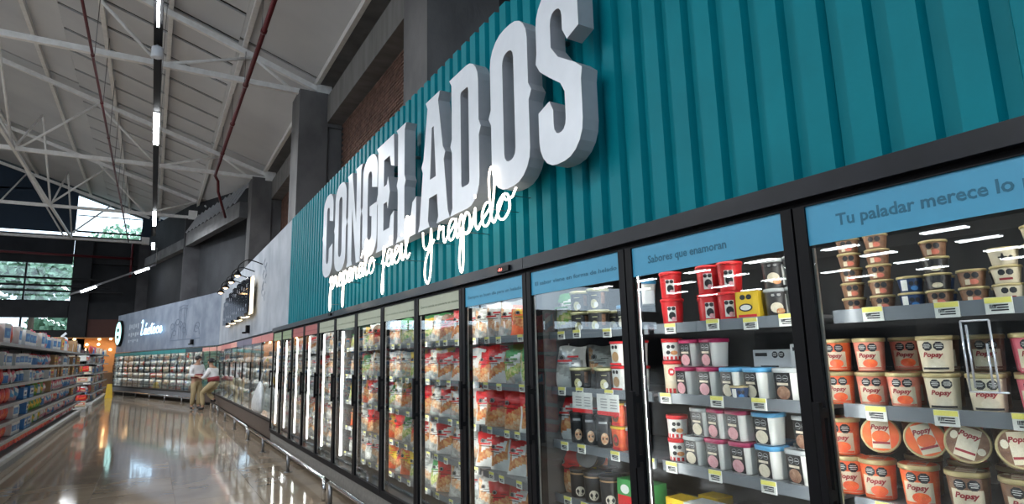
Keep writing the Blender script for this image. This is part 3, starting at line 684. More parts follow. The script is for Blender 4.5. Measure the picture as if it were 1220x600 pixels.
# bumper rail
def rail(y0, y1, label, posts, bend0=True, bend1=True, loc=(0, 0, 0), rz=0, h=.225):
    t = thing('bumper_rail', label, 'guard rail', loc, rz); X = -.25; pts = []
    if bend0: pts += [(X, y0, .0), (X, y0, h-.06), (X, y0+.02, h-.02), (X, y0+.06, h)]
    else: pts += [(X, y0, h)]
    if bend1: pts += [(X, y1-.06, h), (X, y1-.02, h-.02), (X, y1, h-.06), (X, y1, 0)]
    else: pts += [(X, y1, h)]
    MB().tube(pts, .021, 12).build('rail_tube', CHROME, t)
    for y in posts:
        MB().tube([(X, y, .0), (X, y, h-.01)], .022, 10).build('post', STEEL, t); MB().lathe([(.05, 0), (.05, .008)], 14, cx=X, cy=y).build('foot_plate', STEEL, t)
rail(-.4, 5.28, 'nearest chrome bumper rail along the freezer base', (1.5, 3.4, 5.2))
rail(5.46, 11.25, 'second chrome bumper rail from the front, bent down at its end', (7.4, 9.5, 11.2))
rail(11.45, 17.3, 'third chrome bumper rail before the brown kick panel', (13.4, 15.4, 17.25))
rail(17.5, 19.6, 'short chrome bumper rail beside the two workers', (18.6,))
rail(1.5, 13.2, 'far chrome bumper rail along the turned freezer bank', (2.5, 4.5, 6.5, 8.5, 10.5, 12.5), loc=(O3[0], O3[1], 0), rz=R3)
# ================================================================== PRODUCTS
def C3(*c): return c
PAL = dict(
 gold=mat('lid_gold', (.50, .40, .20), .35, .2), cream=mat('pack_cream', (.78, .68, .50), .45), peach=mat('pack_peach', (.80, .30, .22), .45, c2=(.70, .18, .12), scale=30),
 orange=mat('pack_orange', (.92, .19, .05), .45, c2=(.80, .09, .03), scale=30), pink=mat('pack_pink', (.75, .14, .20), .45), brown=mat('pack_brown', (.16, .075, .045), .45, c2=(.30, .16, .09), scale=40),
 red=mat('pack_red', (.72, .025, .03), .4), white=mat('pack_white', (.80, .80, .77), .45), black=mat('pack_black', (.015, .015, .018), .4), blue=mat('pack_blue', (.05, .22, .55), .4),
 magenta=mat('lid_magenta', (.42, .015, .10), .35), sky=mat('lid_sky_blue', (.10, .38, .68), .35), clear=mat('lid_clear_grey', (.45, .47, .48), .15), yellow=mat('pack_yellow', (.85, .55, .03), .4),
 rose=mat('ice_rose', (.75, .42, .45), .6, c2=(.65, .30, .33), scale=60), vanilla=mat('ice_vanilla', (.78, .70, .56), .6, c2=(.66, .58, .44), scale=60), choco=mat('ice_choco', (.22, .10, .06), .6, c2=(.42, .25, .17), scale=50),
 ink=INK, script=mat('script_red', (.35, .03, .04), .5), green=mat('pack_green', (.06, .32, .09), .45), lime=mat('lid_pale_yellow', (.62, .58, .32), .4), dark=mat('cup_dark', (.045, .04, .04), .35), navy=mat('pack_navy', (.02, .05, .14), .4),
 silver=mat('pack_silver', (.55, .57, .6), .3, .3), leaf=mat('pack_leaf_green', (.17, .50, .05), .45), food=mat('food_picture', (.72, .40, .16), .5, c2=(.50, .12, .04), scale=45, detail=3), veg=mat('veg_picture', (.20, .38, .06), .5, c2=(.72, .62, .30), scale=55, detail=2),
 foodp=mat('pale_food_picture', (.80, .62, .42), .5, c2=(.68, .30, .14), scale=60, detail=2), frost=mat('frosty_plastic', (.60, .60, .57), .3, c2=(.30, .29, .27), scale=26, detail=5), brownpk=mat('pack_tan', (.45, .28, .14), .5))
def P(*ks): return [PAL[k] for k in ks]
def art_add(mb, items, pos):
    """items drawn in (u, v) then carried to the surface by pos(u, v, lift)"""
    for n_, it in enumerate(items):
        e = .0006 + .0004*n_; k = it[0]
        if k == 'rect':
            _, u0, u1, v0, v1, mi = it; nn = 8; vs = []; fs = []
            for i in range(nn+1):
                u = u0+(u1-u0)*i/nn; vs += [pos(u, v0, e), pos(u, v1, e)]
            fs = [(2*i, 2*i+2, 2*i+3, 2*i+1) for i in range(nn)]; mb.add(vs, fs, mi)
        elif k == 'disc':
            _, u, v, ru, rv, mi, *sd = it; sg = sd[0] if sd else 16
            vs = [pos(u, v, e)]+[pos(u+ru*math.cos(2*math.pi*(i+.5)/sg), v+rv*math.sin(2*math.pi*(i+.5)/sg), e) for i in range(sg)]
            mb.add(vs, [(0, 1+i, 1+(i+1) % sg) for i in range(sg)], mi)
        elif k == 'text':
            _, s, u, v, size, mi = it; vs, fs = text_mesh(s, size, .0008, .25)
            w = max(a[0] for a in vs); mb.add([pos(u-w/2+a[0], v+a[1], e) for a in vs], fs, mi)
def round_pos(Rb, Rt, H):
    def f(u, v, e):
        r = Rb+(Rt-Rb)*v/H; a = u/r; return (-(r+e)*math.cos(a), -(r+e)*math.sin(a), v)
    return f
def flat_pos(Rb, Rt, H, k=.985):
    def f(u, v, e):
        r = (Rb+(Rt-Rb)*v/H)*k; return (-(r+e+.001), -u, v)
    return f
PROTO = {}
class Pr:
    def __init__(s, root): s.r = register(root); s.used = False
    def put(s, loc, label, group, rz=0, rot=None, scale=None):
        rot = rot or (0, 0, rz)
        if not s.used:
            s.used = True; s.r.location = loc; s.r.rotation_euler = rot
            if scale: s.r.scale = scale
            s.r['label'] = label; s.r['group'] = group; return s.r
        return dup(s.r, loc, rot, label, group, scale)
def tub(name, R, H, body, lid, items, mats, sq=None, rb=.84, lidh=.014, lidtop=None, cat='tub'):
    """tapered tub: body, lid with skirt, printed label"""
    t = thing(name, 'x', cat)
    Rb = R*rb; seg = 28
    bm_ = MB().lathe([(Rb*.97, 0), (Rb, .004), (R*.965, H-lidh*1.2), (R*.965, H-lidh)], seg, sq=sq); bm_.build('tub_body', body, t)
    l = MB().lathe([(R*.99, H-lidh), (R*1.045, H-lidh+.001), (R*1.045, H-.002), (R*.99, H), (R*.93, H-.002), (R*.2, H-.002)], seg, sq=sq)
    l.build('lid', lid, t)
    if items:
        mb = MB(); pos = (flat_pos if sq else round_pos)(Rb, R*.965, H-lidh); art_add(mb, items, pos); mb.build('printed_label', mats, t)
    if lidtop:
        mb = MB(); art_add(mb, lidtop, lambda u, v, e: (v*1.0, -u, H-.001+e)); mb.build('lid_print', mats, t)
    return Pr(t)
def seals(u, v, r, mi=0, wi=1):
    out = [('disc', u-r*1.04, v, r, r, mi, 8), ('disc', u+r*1.04, v, r, r, mi, 8)]
    if r >= .0095:
        for q in (-1.04, 1.04):
            for w_, dv in ((.55, .38), (.68, .05), (.5, -.28)): out.append(('rect', u+r*(q-w_), u+r*(q+w_), v+r*(dv-.055), v+r*(dv+.055), wi))
    return out
BR = 'Popsy'
def popsy(name, col, pic, band=None, lid='gold'):
    M_ = P('ink', 'white', 'cream', pic, 'script', col)
    it = [('rect', -.039, .036, .006, .066, 2)] + seals(.0, .078, .0145) + [('text', BR, -.002, .046, .0195, 4), ('disc', .004, .026, .020, .014, 3), ('rect', -.032, .032, .008, .014, 0 if band else 5)]
    lt = [('disc', 0, 0, .0445, .0445, 5, 28), ('rect', -.022, .022, -.038, .038, 2), ('disc', .0, -.006, .022, .017, 3), ('text', BR, .0, .014, .018, 4), ('rect', -.021, .021, -.026, -.020, 4), ('disc', -.031, .010, .008, .011, 3, 10), ('disc', .031, -.012, .009, .009, 3, 10)]
    return tub(name, .0475, .110, PAL[col], PAL[lid], it, M_, lidtop=lt)
PROTO['peach'] = popsy('ice_cream_tub', 'peach', 'orange'); PROTO['orange'] = popsy('ice_cream_tub', 'orange', 'orange'); PROTO['pink'] = popsy('ice_cream_tub', 'pink', 'rose')
PROTO['creamt'] = popsy('ice_cream_tub', 'cream', 'vanilla', True); PROTO['brown'] = popsy('ice_cream_tub', 'brown', 'vanilla')
def star(mi=0):
    return [('rect', -.0022, .0022, .012, .034, mi), ('rect', -.010, .010, .021, .025, mi), ('disc', 0, .023, .004, .009, mi, 6)]
def cup(body, items, mats, lid='gold', R=.0365, H=.052): return tub('ice_cream_cup', R, H, PAL[body], PAL[lid], items, mats, rb=.80, lidh=.008, cat='cup')
PROTO['cupbrown'] = cup('brown', seals(0, .033, .0092)+[('disc', .004, .014, .012, .008, 2), ('rect', -.016, -.004, .006, .022, 3)], P('ink', 'white', 'peach', 'cream'))
PROTO['cupblue'] = cup('navy', [('rect', -.026, -.006, .006, .040, 1)]+seals(.012, .028, .007)+[('disc', .012, .013, .010, .007, 2)], P('ink', 'white', 'blue'))
PROTO['cupcream'] = cup('cream', star()+[('disc', .018, .02, .006, .008, 0, 6)], P('ink', 'white'))
PROTO['cupcream2'] = cup('cream', seals(0, .032, .009)+[('rect', -.016, .014, .010, .016, 2)], P('ink', 'white', 'script'))
PROTO['cupgrape'] = cup('dark', seals(0, .033, .0092)+[('disc', 0, .014, .014, .008, 2)], P('ink', 'white', 'cream'))
# square-shouldered tubs with a black upright label
def sqtub(lid, ice, body='white', w=.051, H=.122, name='ice_cream_tub'):
    it = [('rect', -.036, .034, .004, .104, 0)] + [('disc', -.014, .084, .012, .012, 4, 8), ('disc', -.014, .084, .0108, .0108, 0, 8), ('disc', .014, .084, .012, .012, 4, 8), ('disc', .014, .084, .0108, .0108, 0, 8), ('rect', -.022, -.006, .082, .085, 4), ('rect', .006, .022, .082, .085, 4)] + \
         [('rect', -.024, .024, .058, .067, 3), ('disc', .0, .030, .028, .025, 2)]
    return tub(name, w, H, PAL[body], PAL[lid], it, P('black', 'white', ice, 'vanilla', 'silver'), sq=5, rb=.84, lidh=.018)
PROTO['sqpink'] = sqtub('magenta', 'rose'); PROTO['sqblue'] = sqtub('sky', 'vanilla'); PROTO['sqclear'] = sqtub('clear', 'choco'); PROTO['sqblack'] = sqtub('clear', 'vanilla', H=.12)
PROTO['redwhite'] = tub('ice_cream_tub', .047, .10, PAL['white'], PAL['red'], [('rect', -.08, .08, .002, .018, 2)]+[('disc', -.012, .062, .009, .009, 0, 8), ('disc', .008, .062, .009, .009, 0, 8), ('disc', .012, .034, .016, .010, 3), ('disc', -.014, .036, .010, .009, 0)], P('ink', 'white', 'red', 'food'), rb=.9, lidh=.018)
PROTO['redtub'] = tub('ice_cream_tub', .052, .125, PAL['red'], PAL['red'], [('rect', -.016, .022, .020, .088, 1)]+seals(.002, .078, .009)+[('disc', .004, .045, .015, .018, 2), ('disc', .010, .030, .010, .010, 3)], P('ink', 'white', 'black', 'rose'), rb=.86)
PROTO['redcream'] = tub('ice_cream_tub', .050, .150, PAL['cream'], PAL['red'], [('rect', -.08, .08, .002, .026, 2), ('disc', -.01, .100, .016, .018, 2, 8), ('disc', .0, .062, .024, .014, 3), ('rect', -.014, .0, .094, .106, 1)], P('ink', 'white', 'red', 'vanilla'), rb=.9, lidh=.016)
PROTO['redsq'] = tub('biscuit_tub', .048, .125, PAL['white'], PAL['red'], [('disc', -.014, .094, .010, .010, 0, 8), ('disc', .010, .094, .010, .010, 0, 8), ('disc', .0, .045, .024, .026, 2), ('rect', -.042, .042, .004, .014, 3)], P('ink', 'white', 'brownpk', 'red'), sq=5, rb=.86)
PROTO['jar'] = tub('dessert_jar', .060, .115, PAL['dark'], PAL['lime'], [('disc', -.018, .030, .020, .026, 2), ('disc', -.006, .026, .012, .016, 1), ('rect', .022, .045, .03, .09, 3)]+[('rect', -.036, .010, .070, .082, 0), ('rect', -.030, .0, .074, .078, 2)], P('ink', 'white', 'lime', 'brown'), rb=.92, lidh=.018)
PROTO['darktub'] = tub('dessert_tub', .052, .165, PAL['black'], PAL['dark'], [('disc', -.004, .045, .020, .030, 2), ('rect', .024, .034, .02, .13, 3), ('rect', -.034, .010, .12, .132, 3)], P('ink', 'white', 'foodp', 'silver'), rb=.86, lidh=.012)
PROTO['cookiejar'] = tub('dessert_tub', .058, .15, PAL['black'], PAL['dark'], [('disc', .0, .035, .026, .026, 2), ('disc', -.012, .044, .003, .003, 0, 8), ('disc', .008, .020, .003, .003, 0, 8), ('disc', -.010, .022, .003, .003, 0, 8), ('disc', .013, .040, .0025, .0025, 0, 8), ('rect', -.07, .07, .122, .130, 3)], P('ink', 'white', 'vanilla', 'brownpk'), rb=.9, lidh=.012)
PROTO['blackround'] = tub('ice_cream_tub', .050, .115, PAL['dark'], PAL['clear'], seals(0, .088, .010)+[('disc', .0, .040, .022, .020, 2), ('disc', .012, .026, .014, .012, 3), ('rect', .032, .05, .01, .09, 1)], P('ink', 'white', 'vanilla', 'food'))
PROTO['orangecup'] = tub('dessert_tub', .046, .118, PAL['orange'], PAL['yellow'], [('disc', 0, .05, .024, .030, 2), ('disc', 0, .052, .012, .014, 3), ('rect', -.03, .03, .004, .016, 3)], P('ink', 'white', 'brown', 'red'), sq=5, rb=.84)
PROTO['redcup'] = tub('dessert_tub', .046, .118, PAL['red'], PAL['white'], [('disc', 0, .05, .022, .026, 1), ('disc', 0, .045, .014, .016, 2)]+seals(0, .092, .009), P('ink', 'white', 'choco'), sq=5, rb=.84)
def carton(name, w, h, d, body, items, mats, cat='box'):
    t = thing(name, 'x', cat); bm_ = MB().box(-d/2, d/2, -w/2, w/2, 0, h); bm_.build('carton_body', body, t)
    MB().box(-d/2-.0012, -d/2, -w/2+.002, w/2-.002, h-.006, h-.001).build('top_flap', body, t)
    mb = MB(); art_add(mb, items, lambda u, v, e: (-d/2-e-.0006, -u, v)); mb.build('printed_label', mats, t); return Pr(t)
PROTO['yellowbox'] = carton('treat_carton', .10, .115, .10, PAL['yellow'], [('disc', -.018, .092, .013, .011, 0, 8), ('disc', .010, .092, .013, .011, 0, 8), ('disc', -.006, .050, .030, .016, 0), ('disc', -.006, .050, .024, .011, 1), ('rect', -.04, .04, .012, .022, 2)], P('ink', 'white', 'red'))
PROTO['whitebox'] = carton('burger_carton', .20, .13, .12, PAL['white'], [('disc', .0, .075, .060, .032, 2), ('disc', .0, .082, .046, .012, 3), ('disc', .0, .066, .046, .010, 3)]+seals(.062, .105, .013)+[('rect', -.094, -.062, .02, .115, 4), ('rect', -.05, .09, .012, .022, 4)], P('ink', 'white', 'pink', 'rose', 'black'))
PROTO['greybox'] = carton('waffle_carton', .17, .10, .12, PAL['silver'], [('rect', -.075, -.02, .074, .088, 4)]+seals(.03, .08, .014)+[('rect', -.05, .03, .03, .036, 4)], P('ink', 'white', 'pink', 'rose', 'black'))
PROTO['darkbox'] = carton('snack_carton', .13, .13, .12, PAL['black'], [('rect', -.055, .055, .085, .118, 1), ('rect', -.045, .045, .093, .110, 0), ('disc', 0, .04, .04, .026, 2)], P('ink', 'white', 'foodp'))
PROTO['greenbox'] = carton('fruit_carton', .11, .16, .10, PAL['green'], [('rect', -.052, .052, .004, .085, 2), ('disc', 0, .115, .03, .022, 1)], P('ink', 'white', 'red'))
PROTO['yelbox2'] = carton('treat_carton', .11, .13, .10, PAL['yellow'], [('disc', -.02, .09, .016, .016, 2), ('disc', .02, .05, .016, .016, 3), ('disc', -.018, .04, .008, .008, 1)], P('ink', 'white', 'red', 'foodp'))
# ---- pillow bags
def bag(name, w, h, d, scheme, seed, seal=True):
    rnd = random.Random(seed); t = thing(name, 'x', 'bag'); mb = MB(); nu, nv = 14, 20
    mats = [PAL[k] for k in scheme]           # top band, label, food, lower
    ph = [rnd.uniform(0, 6) for _ in range(6)]
    def pt(i, j, sgn):
        u = i/nu*2-1; v = j/nv
        bul = (max(0, 1-abs(u)**2.6))*(math.sin(math.pi*min(max(v, .02), .98))**.55)
        wr = .10*math.sin(5*v+ph[0]+3*u)+.10*math.sin(9*u+ph[1]+4*v)+.06*math.sin(14*v+ph[2])
        y = u*w/2*(.93+.05*math.sin(7*v+ph[3])); x = sgn*d/2*max(bul*(1+wr), .0)+.004*math.sin(6*u+ph[4])*(v > .9)
        return (x-.10*h*0, y, v*h+.006*math.sin(4*u+ph[5])*(j == nv))
    for sgn in (-1, 1):
        vs = [pt(i, j, sgn) for j in range(nv+1) for i in range(nu+1)]; b = len(mb.v); mb.v += vs
        for j in range(nv):
            for i in range(nu):
                a = (b+j*(nu+1)+i, b+j*(nu+1)+i+1, b+(j+1)*(nu+1)+i+1, b+(j+1)*(nu+1)+i)
                mb.f.append(a if sgn > 0 else a[::-1]); v = (j+.5)/nv; u = (i+.5)/nu*2-1
                diag = v + .18*u*(1 if seed % 2 else -1)
                mi = 0 if diag > .80 else (1 if (.50 < diag and abs(u+.1) < .62) else (2 if (.22 < diag and abs(u) < .8) else 3))
                mb.m.append(mi); mb.sm.append(True)
    mb.build('bag_body', mats, t)
    if seal:
        pos = lambda u, v, e: (-d*.50-e-.003, -u, v)
        m2 = MB(); art_add(m2, [('disc', -w*.18, h*.70, .017, .017, 0, 8), ('disc', -w*.18, h*.70, .0135, .0135, 1, 8), ('disc', -w*.18, h*.70, .012, .012, 0, 8), ('rect', -w*.02, w*.30, h*.70, h*.745, 2), ('rect', w*.04, w*.26, h*.655, h*.67, 0)] + [('rect', -w*.30, w*.12, h*.60, h*.645, 2), ('rect', -w*.26, w*.18, h*.545, h*.565, 0)], pos); m2.build('printed_label', P('ink', 'white', scheme[0] if scheme[0] != 'white' else 'red'), t)
    return Pr(t)
BAGS = {}
for i, (k, desc, sch) in enumerate([('rg', 'red and white', ('red', 'white', 'food', 'white')), ('gw', 'golden crumb', ('white', 'white', 'foodp', 'frost')), ('rr', 'deep red', ('red', 'red', 'food', 'foodp')),
        ('cl', 'clear frosty', ('frost', 'white', 'foodp', 'frost')), ('gn', 'green and white', ('green', 'white', 'veg', 'frost')), ('or', 'orange', ('orange', 'yellow', 'food', 'orange')), ('dk', 'dark wine', ('brown', 'red', 'food', 'frost')), ('wb', 'white and grey', ('white', 'silver', 'frost', 'white')), ('yl', 'yellow and green', ('yellow', 'white', 'veg', 'frost'))]):
    BAGS[k] = (bag('frozen_food_bag', .19, .235, .062, sch, i*3+1), desc)
DN = {-1: 'tu paladar door', 0: 'sabores door', 1: 'forma de helado door', 2: 'buen día door'}
for k in range(3, 12): DN[k] = '%s door left of buen día' % nth(k-2)
DN.update({3: 'first pale-headed door', 4: 'second pale-headed door', 5: 'third pale-headed door', 6: 'fourth pale-headed door', 7: 'fifth pale-headed door', 8: 'nearer red-headed door', 9: 'farther red-headed door', 10: 'nearer green-headed door', 11: 'farthest green-headed door'})
SN = ['top', 'second', 'middle', 'fourth', 'bottom']
DESC = dict(peach='peach ice cream tub', orange='orange ice cream tub', pink='strawberry pink tub', creamt='cream vanilla tub', brown='brown caramel tub', cupbrown='small brown cup', cupblue='small navy cup', cupcream='small cream cup with star', cupcream2='small cream cup with seals',
    cupgrape='small dark cup', sqpink='magenta-lidded square tub', sqblue='blue-lidded square tub', sqclear='clear-lidded chocolate tub', sqblack='clear-lidded vanilla tub', redwhite='red-lidded white tub', redtub='all-red ice cream tub', redcream='tall red-lidded cream tub',
    redsq='red-lidded biscuit tub', jar='yellow-lidded black jar', darktub='tall black dessert tub', cookiejar='black cookie picture jar', blackround='dark round tub', orangecup='orange yellow-lidded tub', redcup='red white-lidded tub', yellowbox='yellow treat carton', whitebox='white burger carton', greybox='grey waffle carton', darkbox='black snack carton', greenbox='green and red carton', yelbox2='yellow treat carton')
CNT = {}
def put(kind, k, s, y, x=.195, z=0, rz=0, lay='lower', rot=None, extra=None):
    key = (k, s, lay); CNT[key] = CNT.get(key, 0)+1
    lab = '%s, %s in the %s row, %s shelf, %s' % (DESC[kind], nth(CNT[key]), lay, SN[s], DN[k])
    if extra: lab = extra
    flat = kind.startswith('sq') or kind.endswith('box') or kind in ('redsq', 'orangecup', 'redcup', 'yelbox2')
    rz = (-.12 if kind.startswith('sq') else .03 if flat else .38+.30*max(y, -.4)) if True else 0
    return PROTO[kind].put((x, y, Z_SH[s]+.001+z), lab, 'frozen desserts behind the %s' % DN[k], rz=rz+random.uniform(-.08, .08), rot=rot, scale=((1.13,)*3 if (k == -1 and s == 2) else None))
# door with the words tu paladar: top shelf cups
hc = .052
for y, kinds in [(-.05, ['cupbrown']*5), (-.145, ['cupbrown']*5), (-.235, ['cupblue']*2), (-.315, ['cupbrown', 'cupgrape', 'cupgrape', 'cupbrown']), (-.405, ['cupbrown', 'cupbrown']), (-.49, ['cupcream2', 'cupcream2', 'cupcream']), (-.575, ['cupcream']*4), (-.66, ['cupbrown']*3)]:
    for i, kd in enumerate(kinds): put(kd, -1, 0, y, z=.0+hc*i, lay=['lower', 'second', 'third', 'fourth', 'fifth'][i], rz=-.35+y*.6)
for y, kd in [(-.09, 'cupbrown'), (-.19, 'cupbrown'), (-.28, 'cupblue'), (-.45, 'cupgrape'), (-.55, 'cupcream')]:
    for i in range(2): put(kd, -1, 0, y, x=.30, z=hc*i, lay='back lower' if i == 0 else 'back upper')
for y, kd in [(.035, 'orange'), (-.075, 'peach'), (-.175, 'peach'), (-.285, 'creamt'), (-.40, 'creamt'), (-.52, 'pink'), (-.635, 'pink'), (-.75, 'pink')]:
    put(kd, -1, 1, y, rz=-.30+y*.7, z=.0)
for y, kd in [(.035, 'orange'), (-.08, 'peach'), (-.28, 'creamt'), (-.525, 'pink'), (-.64, 'pink')]:
    put(kd, -1, 1, y, rz=-.3+y*.7+(1.2 if kd == 'creamt' else 0), z=.113, lay='upper')
for y, kd in [(-.02, 'peach'), (-.14, 'peach'), (-.25, 'brown'), (-.37, 'brown'), (-.48, 'pink'), (-.60, 'pink')]:
    for i in range(2): put(kd, -1, 1, y, x=.31, z=.113*i, lay='back lower' if i == 0 else 'back upper', rz=-.5)
for y, kd in [(.04, 'orange'), (-.06, 'orange'), (-.185, 'orange'), (-.315, 'brown'), (-.45, 'brown'), (-.58, 'brown')]:
    put(kd, -1, 2, y, rz=-.30+y*.7)
put('orange', -1, 2, .045, z=.126, lay='upper')
for y, kd, tl in [(-.065, 'orange', .0), (-.195, 'orange', .3), (-.305, 'brown', -.35), (-.43, 'brown', .08), (-.56, 'brown', -.2)]:
    put(kd, -1, 2, y, x=.235, z=.126+.055, lay='lying', rot=Matrix.Rotation(-math.pi/2, 3, 'Y').to_euler() if False else (Matrix.Rotation(.45, 3, 'Z') @ Matrix.Rotation(math.radians(-76), 3, 'Y') @ Matrix.Rotation(tl, 3, 'Z')).to_euler())
for y, kd in [(-.12, 'brown'), (-.25, 'orange'), (-.38, 'brown'), (-.50, 'pink')]:
    for i in range(2): put(kd, -1, 2, y, x=.37, z=.125*i, lay='back lower' if i == 0 else 'back upper')
for y in (-.06, -.18, -.30, -.42, -.54): put('brown', -1, 3, y)
# sabores door
for y in (.885,):
    for i in range(2): put('redtub', 0, 0, .80, z=.126*i, lay=['lower', 'upper'][i], rz=-.3)
for i, kd in enumerate(['redtub', 'redtub']): put(kd, 0, 0, .575, z=.126*i, lay=['lower', 'upper'][i], rz=-.2)
put('redtub', 0, 0, .69, x=.32, lay='back lower'); put('redtub', 0, 0, .47, z=0, rz=-.2); put('redtub', 0, 0, .46, z=.126, lay='upper', rz=-.2)
put('yellowbox', 0, 0, .355, rz=-.1)
for y in (.245, .15):
    for i in range(2): put('blackround', 0, 0, y, z=.116*i, lay=['lower', 'upper'][i], rz=-.3)
for y in (.52, .40, .27): put('blackround', 0, 0, y, x=.33, lay='back lower')
for i in range(2): put('redcream', 0, 1, .815, z=.13*i if i == 0 else .137, lay=['lower', 'upper'][i]) if i == 0 else None
put('redwhite', 0, 1, .82, z=.152, lay='upper')
for y, kd in [(.725, 'sqpink'), (.60, 'sqpink'), (.475, 'sqblue'), (.36, 'sqblue'), (.225, 'sqclear'), (.115, 'sqclear')]: put(kd, 0, 1, y, rz=-.25 + (.9 if kd == 'sqblue' and y > .4 else 0)*0)
for y, kd in [(.72, 'sqpink'), (.60, 'sqpink')]: put(kd, 0, 1, y, x=.225, z=.123, lay='upper', rz=-.25)
put('cupblue', 0, 1, .415, x=.135, lay='front')
put('greybox', 0, 1, .36, x=.34, z=.09, lay='back upper', rz=-.1); put('greybox', 0, 1, .36, x=.34, z=.0, lay='back lower'); put('greybox', 0, 1, .16, x=.30, z=.11, lay='back upper'); put('greybox', 0, 1, .16, x=.32, z=.0, lay='back lower')
for i in range(2): put('redwhite', 0, 2, .82, z=.101*i, lay=['lower', 'upper'][i], rz=-.2)
put('redwhite', 0, 2, .72, x=.30, z=0, lay='back lower'); put('redwhite', 0, 2, .72, x=.30, z=.101, lay='back upper')
for y, kd in [(.705, 'sqblack'), (.585, 'sqpink'), (.46, 'sqpink'), (.335, 'sqblue'), (.205, 'sqclear')]: put(kd, 0, 2, y, rz=-.25)
for y, kd in [(.665, 'sqblack'), (.575, 'sqpink'), (.475, 'sqpink'), (.345, 'sqblue'), (.17, 'sqclear')]: put(kd, 0, 2, y, z=.123, lay='upper', rz=-.3, x=.205)
for y, kd in [(.52, 'sqpink'), (.39, 'sqblue'), (.26, 'sqclear')]: put(kd, 0, 2, y, x=.33, lay='back lower'); 
put('yelbox2', 0, 3, .82); put('whitebox', 0, 3, .66, rz=-.15); put('darkbox', 0, 3, .485, rz=-.1); put('whitebox', 0, 3, .30, rz=-.1); put('darkbox', 0, 3, .12)
for y, kd in [(.76, 'yelbox2'), (.55, 'darkbox'), (.35, 'whitebox')]: put(kd, 0, 3, y, x=.34, lay='back')
# forma de helado door
for y in (1.50, 1.345):
    for i in range(2): put('jar', 1, 0, y, z=.117*i, lay=['lower', 'upper'][i], rz=-.3)
put('sqblue', 1, 0, 1.10, z=0, rz=-.3); put('sqblue', 1, 0, 1.07, x=.28, z=.123, lay='back upper')
for y in (1.5, 1.36): put('jar', 1, 0, y, x=.33, lay='back lower')
for y in (1.53, 1.38, 1.30): put('jar', 1, 1, y, rz=-.3) if y != 1.38 else None
put('jar', 1, 1, 1.405, x=.27, lay='back lower')
for y in (1.175, 1.06):
    for i in range(2): put('redsq', 1, 1, y, z=.126*i, lay=['lower', 'upper'][i], rz=-.3)
for y in (1.565, 1.455, 1.335): put('darktub', 1, 2, y, rz=-.2)
for y in (1.52, 1.40, 1.29): put('darktub', 1, 2, y, x=.32, lay='back lower')
for i, kd in enumerate(['orangecup', 'orangecup']): put(kd, 1, 2, 1.205, z=.119*i, lay=['lower', 'upper'][i], rz=-.3)
for i in range(2): put('redcup', 1, 2, 1.09, z=.119*i, lay=['lower', 'upper'][i], rz=-.3)
for y in (1.575, 1.45, 1.315): put('cookiejar', 1, 3, y, rz=-.2)
for y in (1.50, 1.37, 1.25): put('cookiejar', 1, 3, y, x=.33, lay='back lower')
put('cookiejar', 1, 3, 1.51, x=.27, z=.15+.058, lay='lying', rot=(Matrix.Rotation(.5, 3, 'Z') @ Matrix.Rotation(math.radians(-80), 3, 'Y')).to_euler())
put('greenbox', 1, 3, 1.15, rz=-.2); put('greenbox', 1, 3, 1.02, rz=-.2)
for y in (1.5, 1.3, 1.1): put('whitebox', 1, 4, y)
# price sheets hanging from the second shelf of that door
for y, l in ((1.40, 'white price sheet with red lower edge hanging, left of the pair'), (1.19, 'white price sheet with red lower edge hanging, right of the pair')):
    t = thing('price_sheet', l, 'sign', (.098, y, 1.262), rot=(0, .0, 0)); MB().box(-.001, .001, -.085, .085, -.105, 0).build('paper', TAGW, t)
    MB().box(-.002, -.001, -.085, .085, -.105, -.085).build('red_edge', PAL['red'], t)
    mb = MB(); [mb.box(-.002, -.001, -.07+(i % 2)*.075, -.07+(i % 2)*.075+.05, -.07+(i//2)*.014, -.065+(i//2)*.014) for i in range(8)]; mb.build('print_lines', mat('grey_print', (.3, .3, .3), .6), t)
# bags
def putbag(kk, k, s, y, x=.20, z=0, rz=-.2, lean=.12, sc=1, tier='front'):
    pr, d = BAGS[kk]; key = (k, s, tier); CNT[key] = CNT.get(key, 0)+1
    lab = '%s bag, %s %s on the %s shelf, %s' % (d, nth(CNT[key]), tier, SN[s], DN[k])
    pr.put((x, y, Z_SH[s]+.002+z), lab, 'frozen food bags behind the %s' % DN[k], rot=(0, lean, .45+random.uniform(-.25, .25)), scale=(1.3*sc, 1.12*sc, sc))
random.seed(11)
putbag('gn', 1, 0, 1.645); putbag('gn', 1, 0, 1.60, x=.30, tier='back'); putbag('wb', 1, 1, 1.64); putbag('cl', 1, 1, 1.50, x=.33, tier='back'); putbag('rg', 1, 2, 1.67); putbag('wb', 1, 2, 1.60, x=.3, tier='back'); putbag('rr', 1, 3, 1.67); putbag('or', 1, 3, 1.62, x=.30, tier='back'); putbag('rg', 1, 4, 1.64)
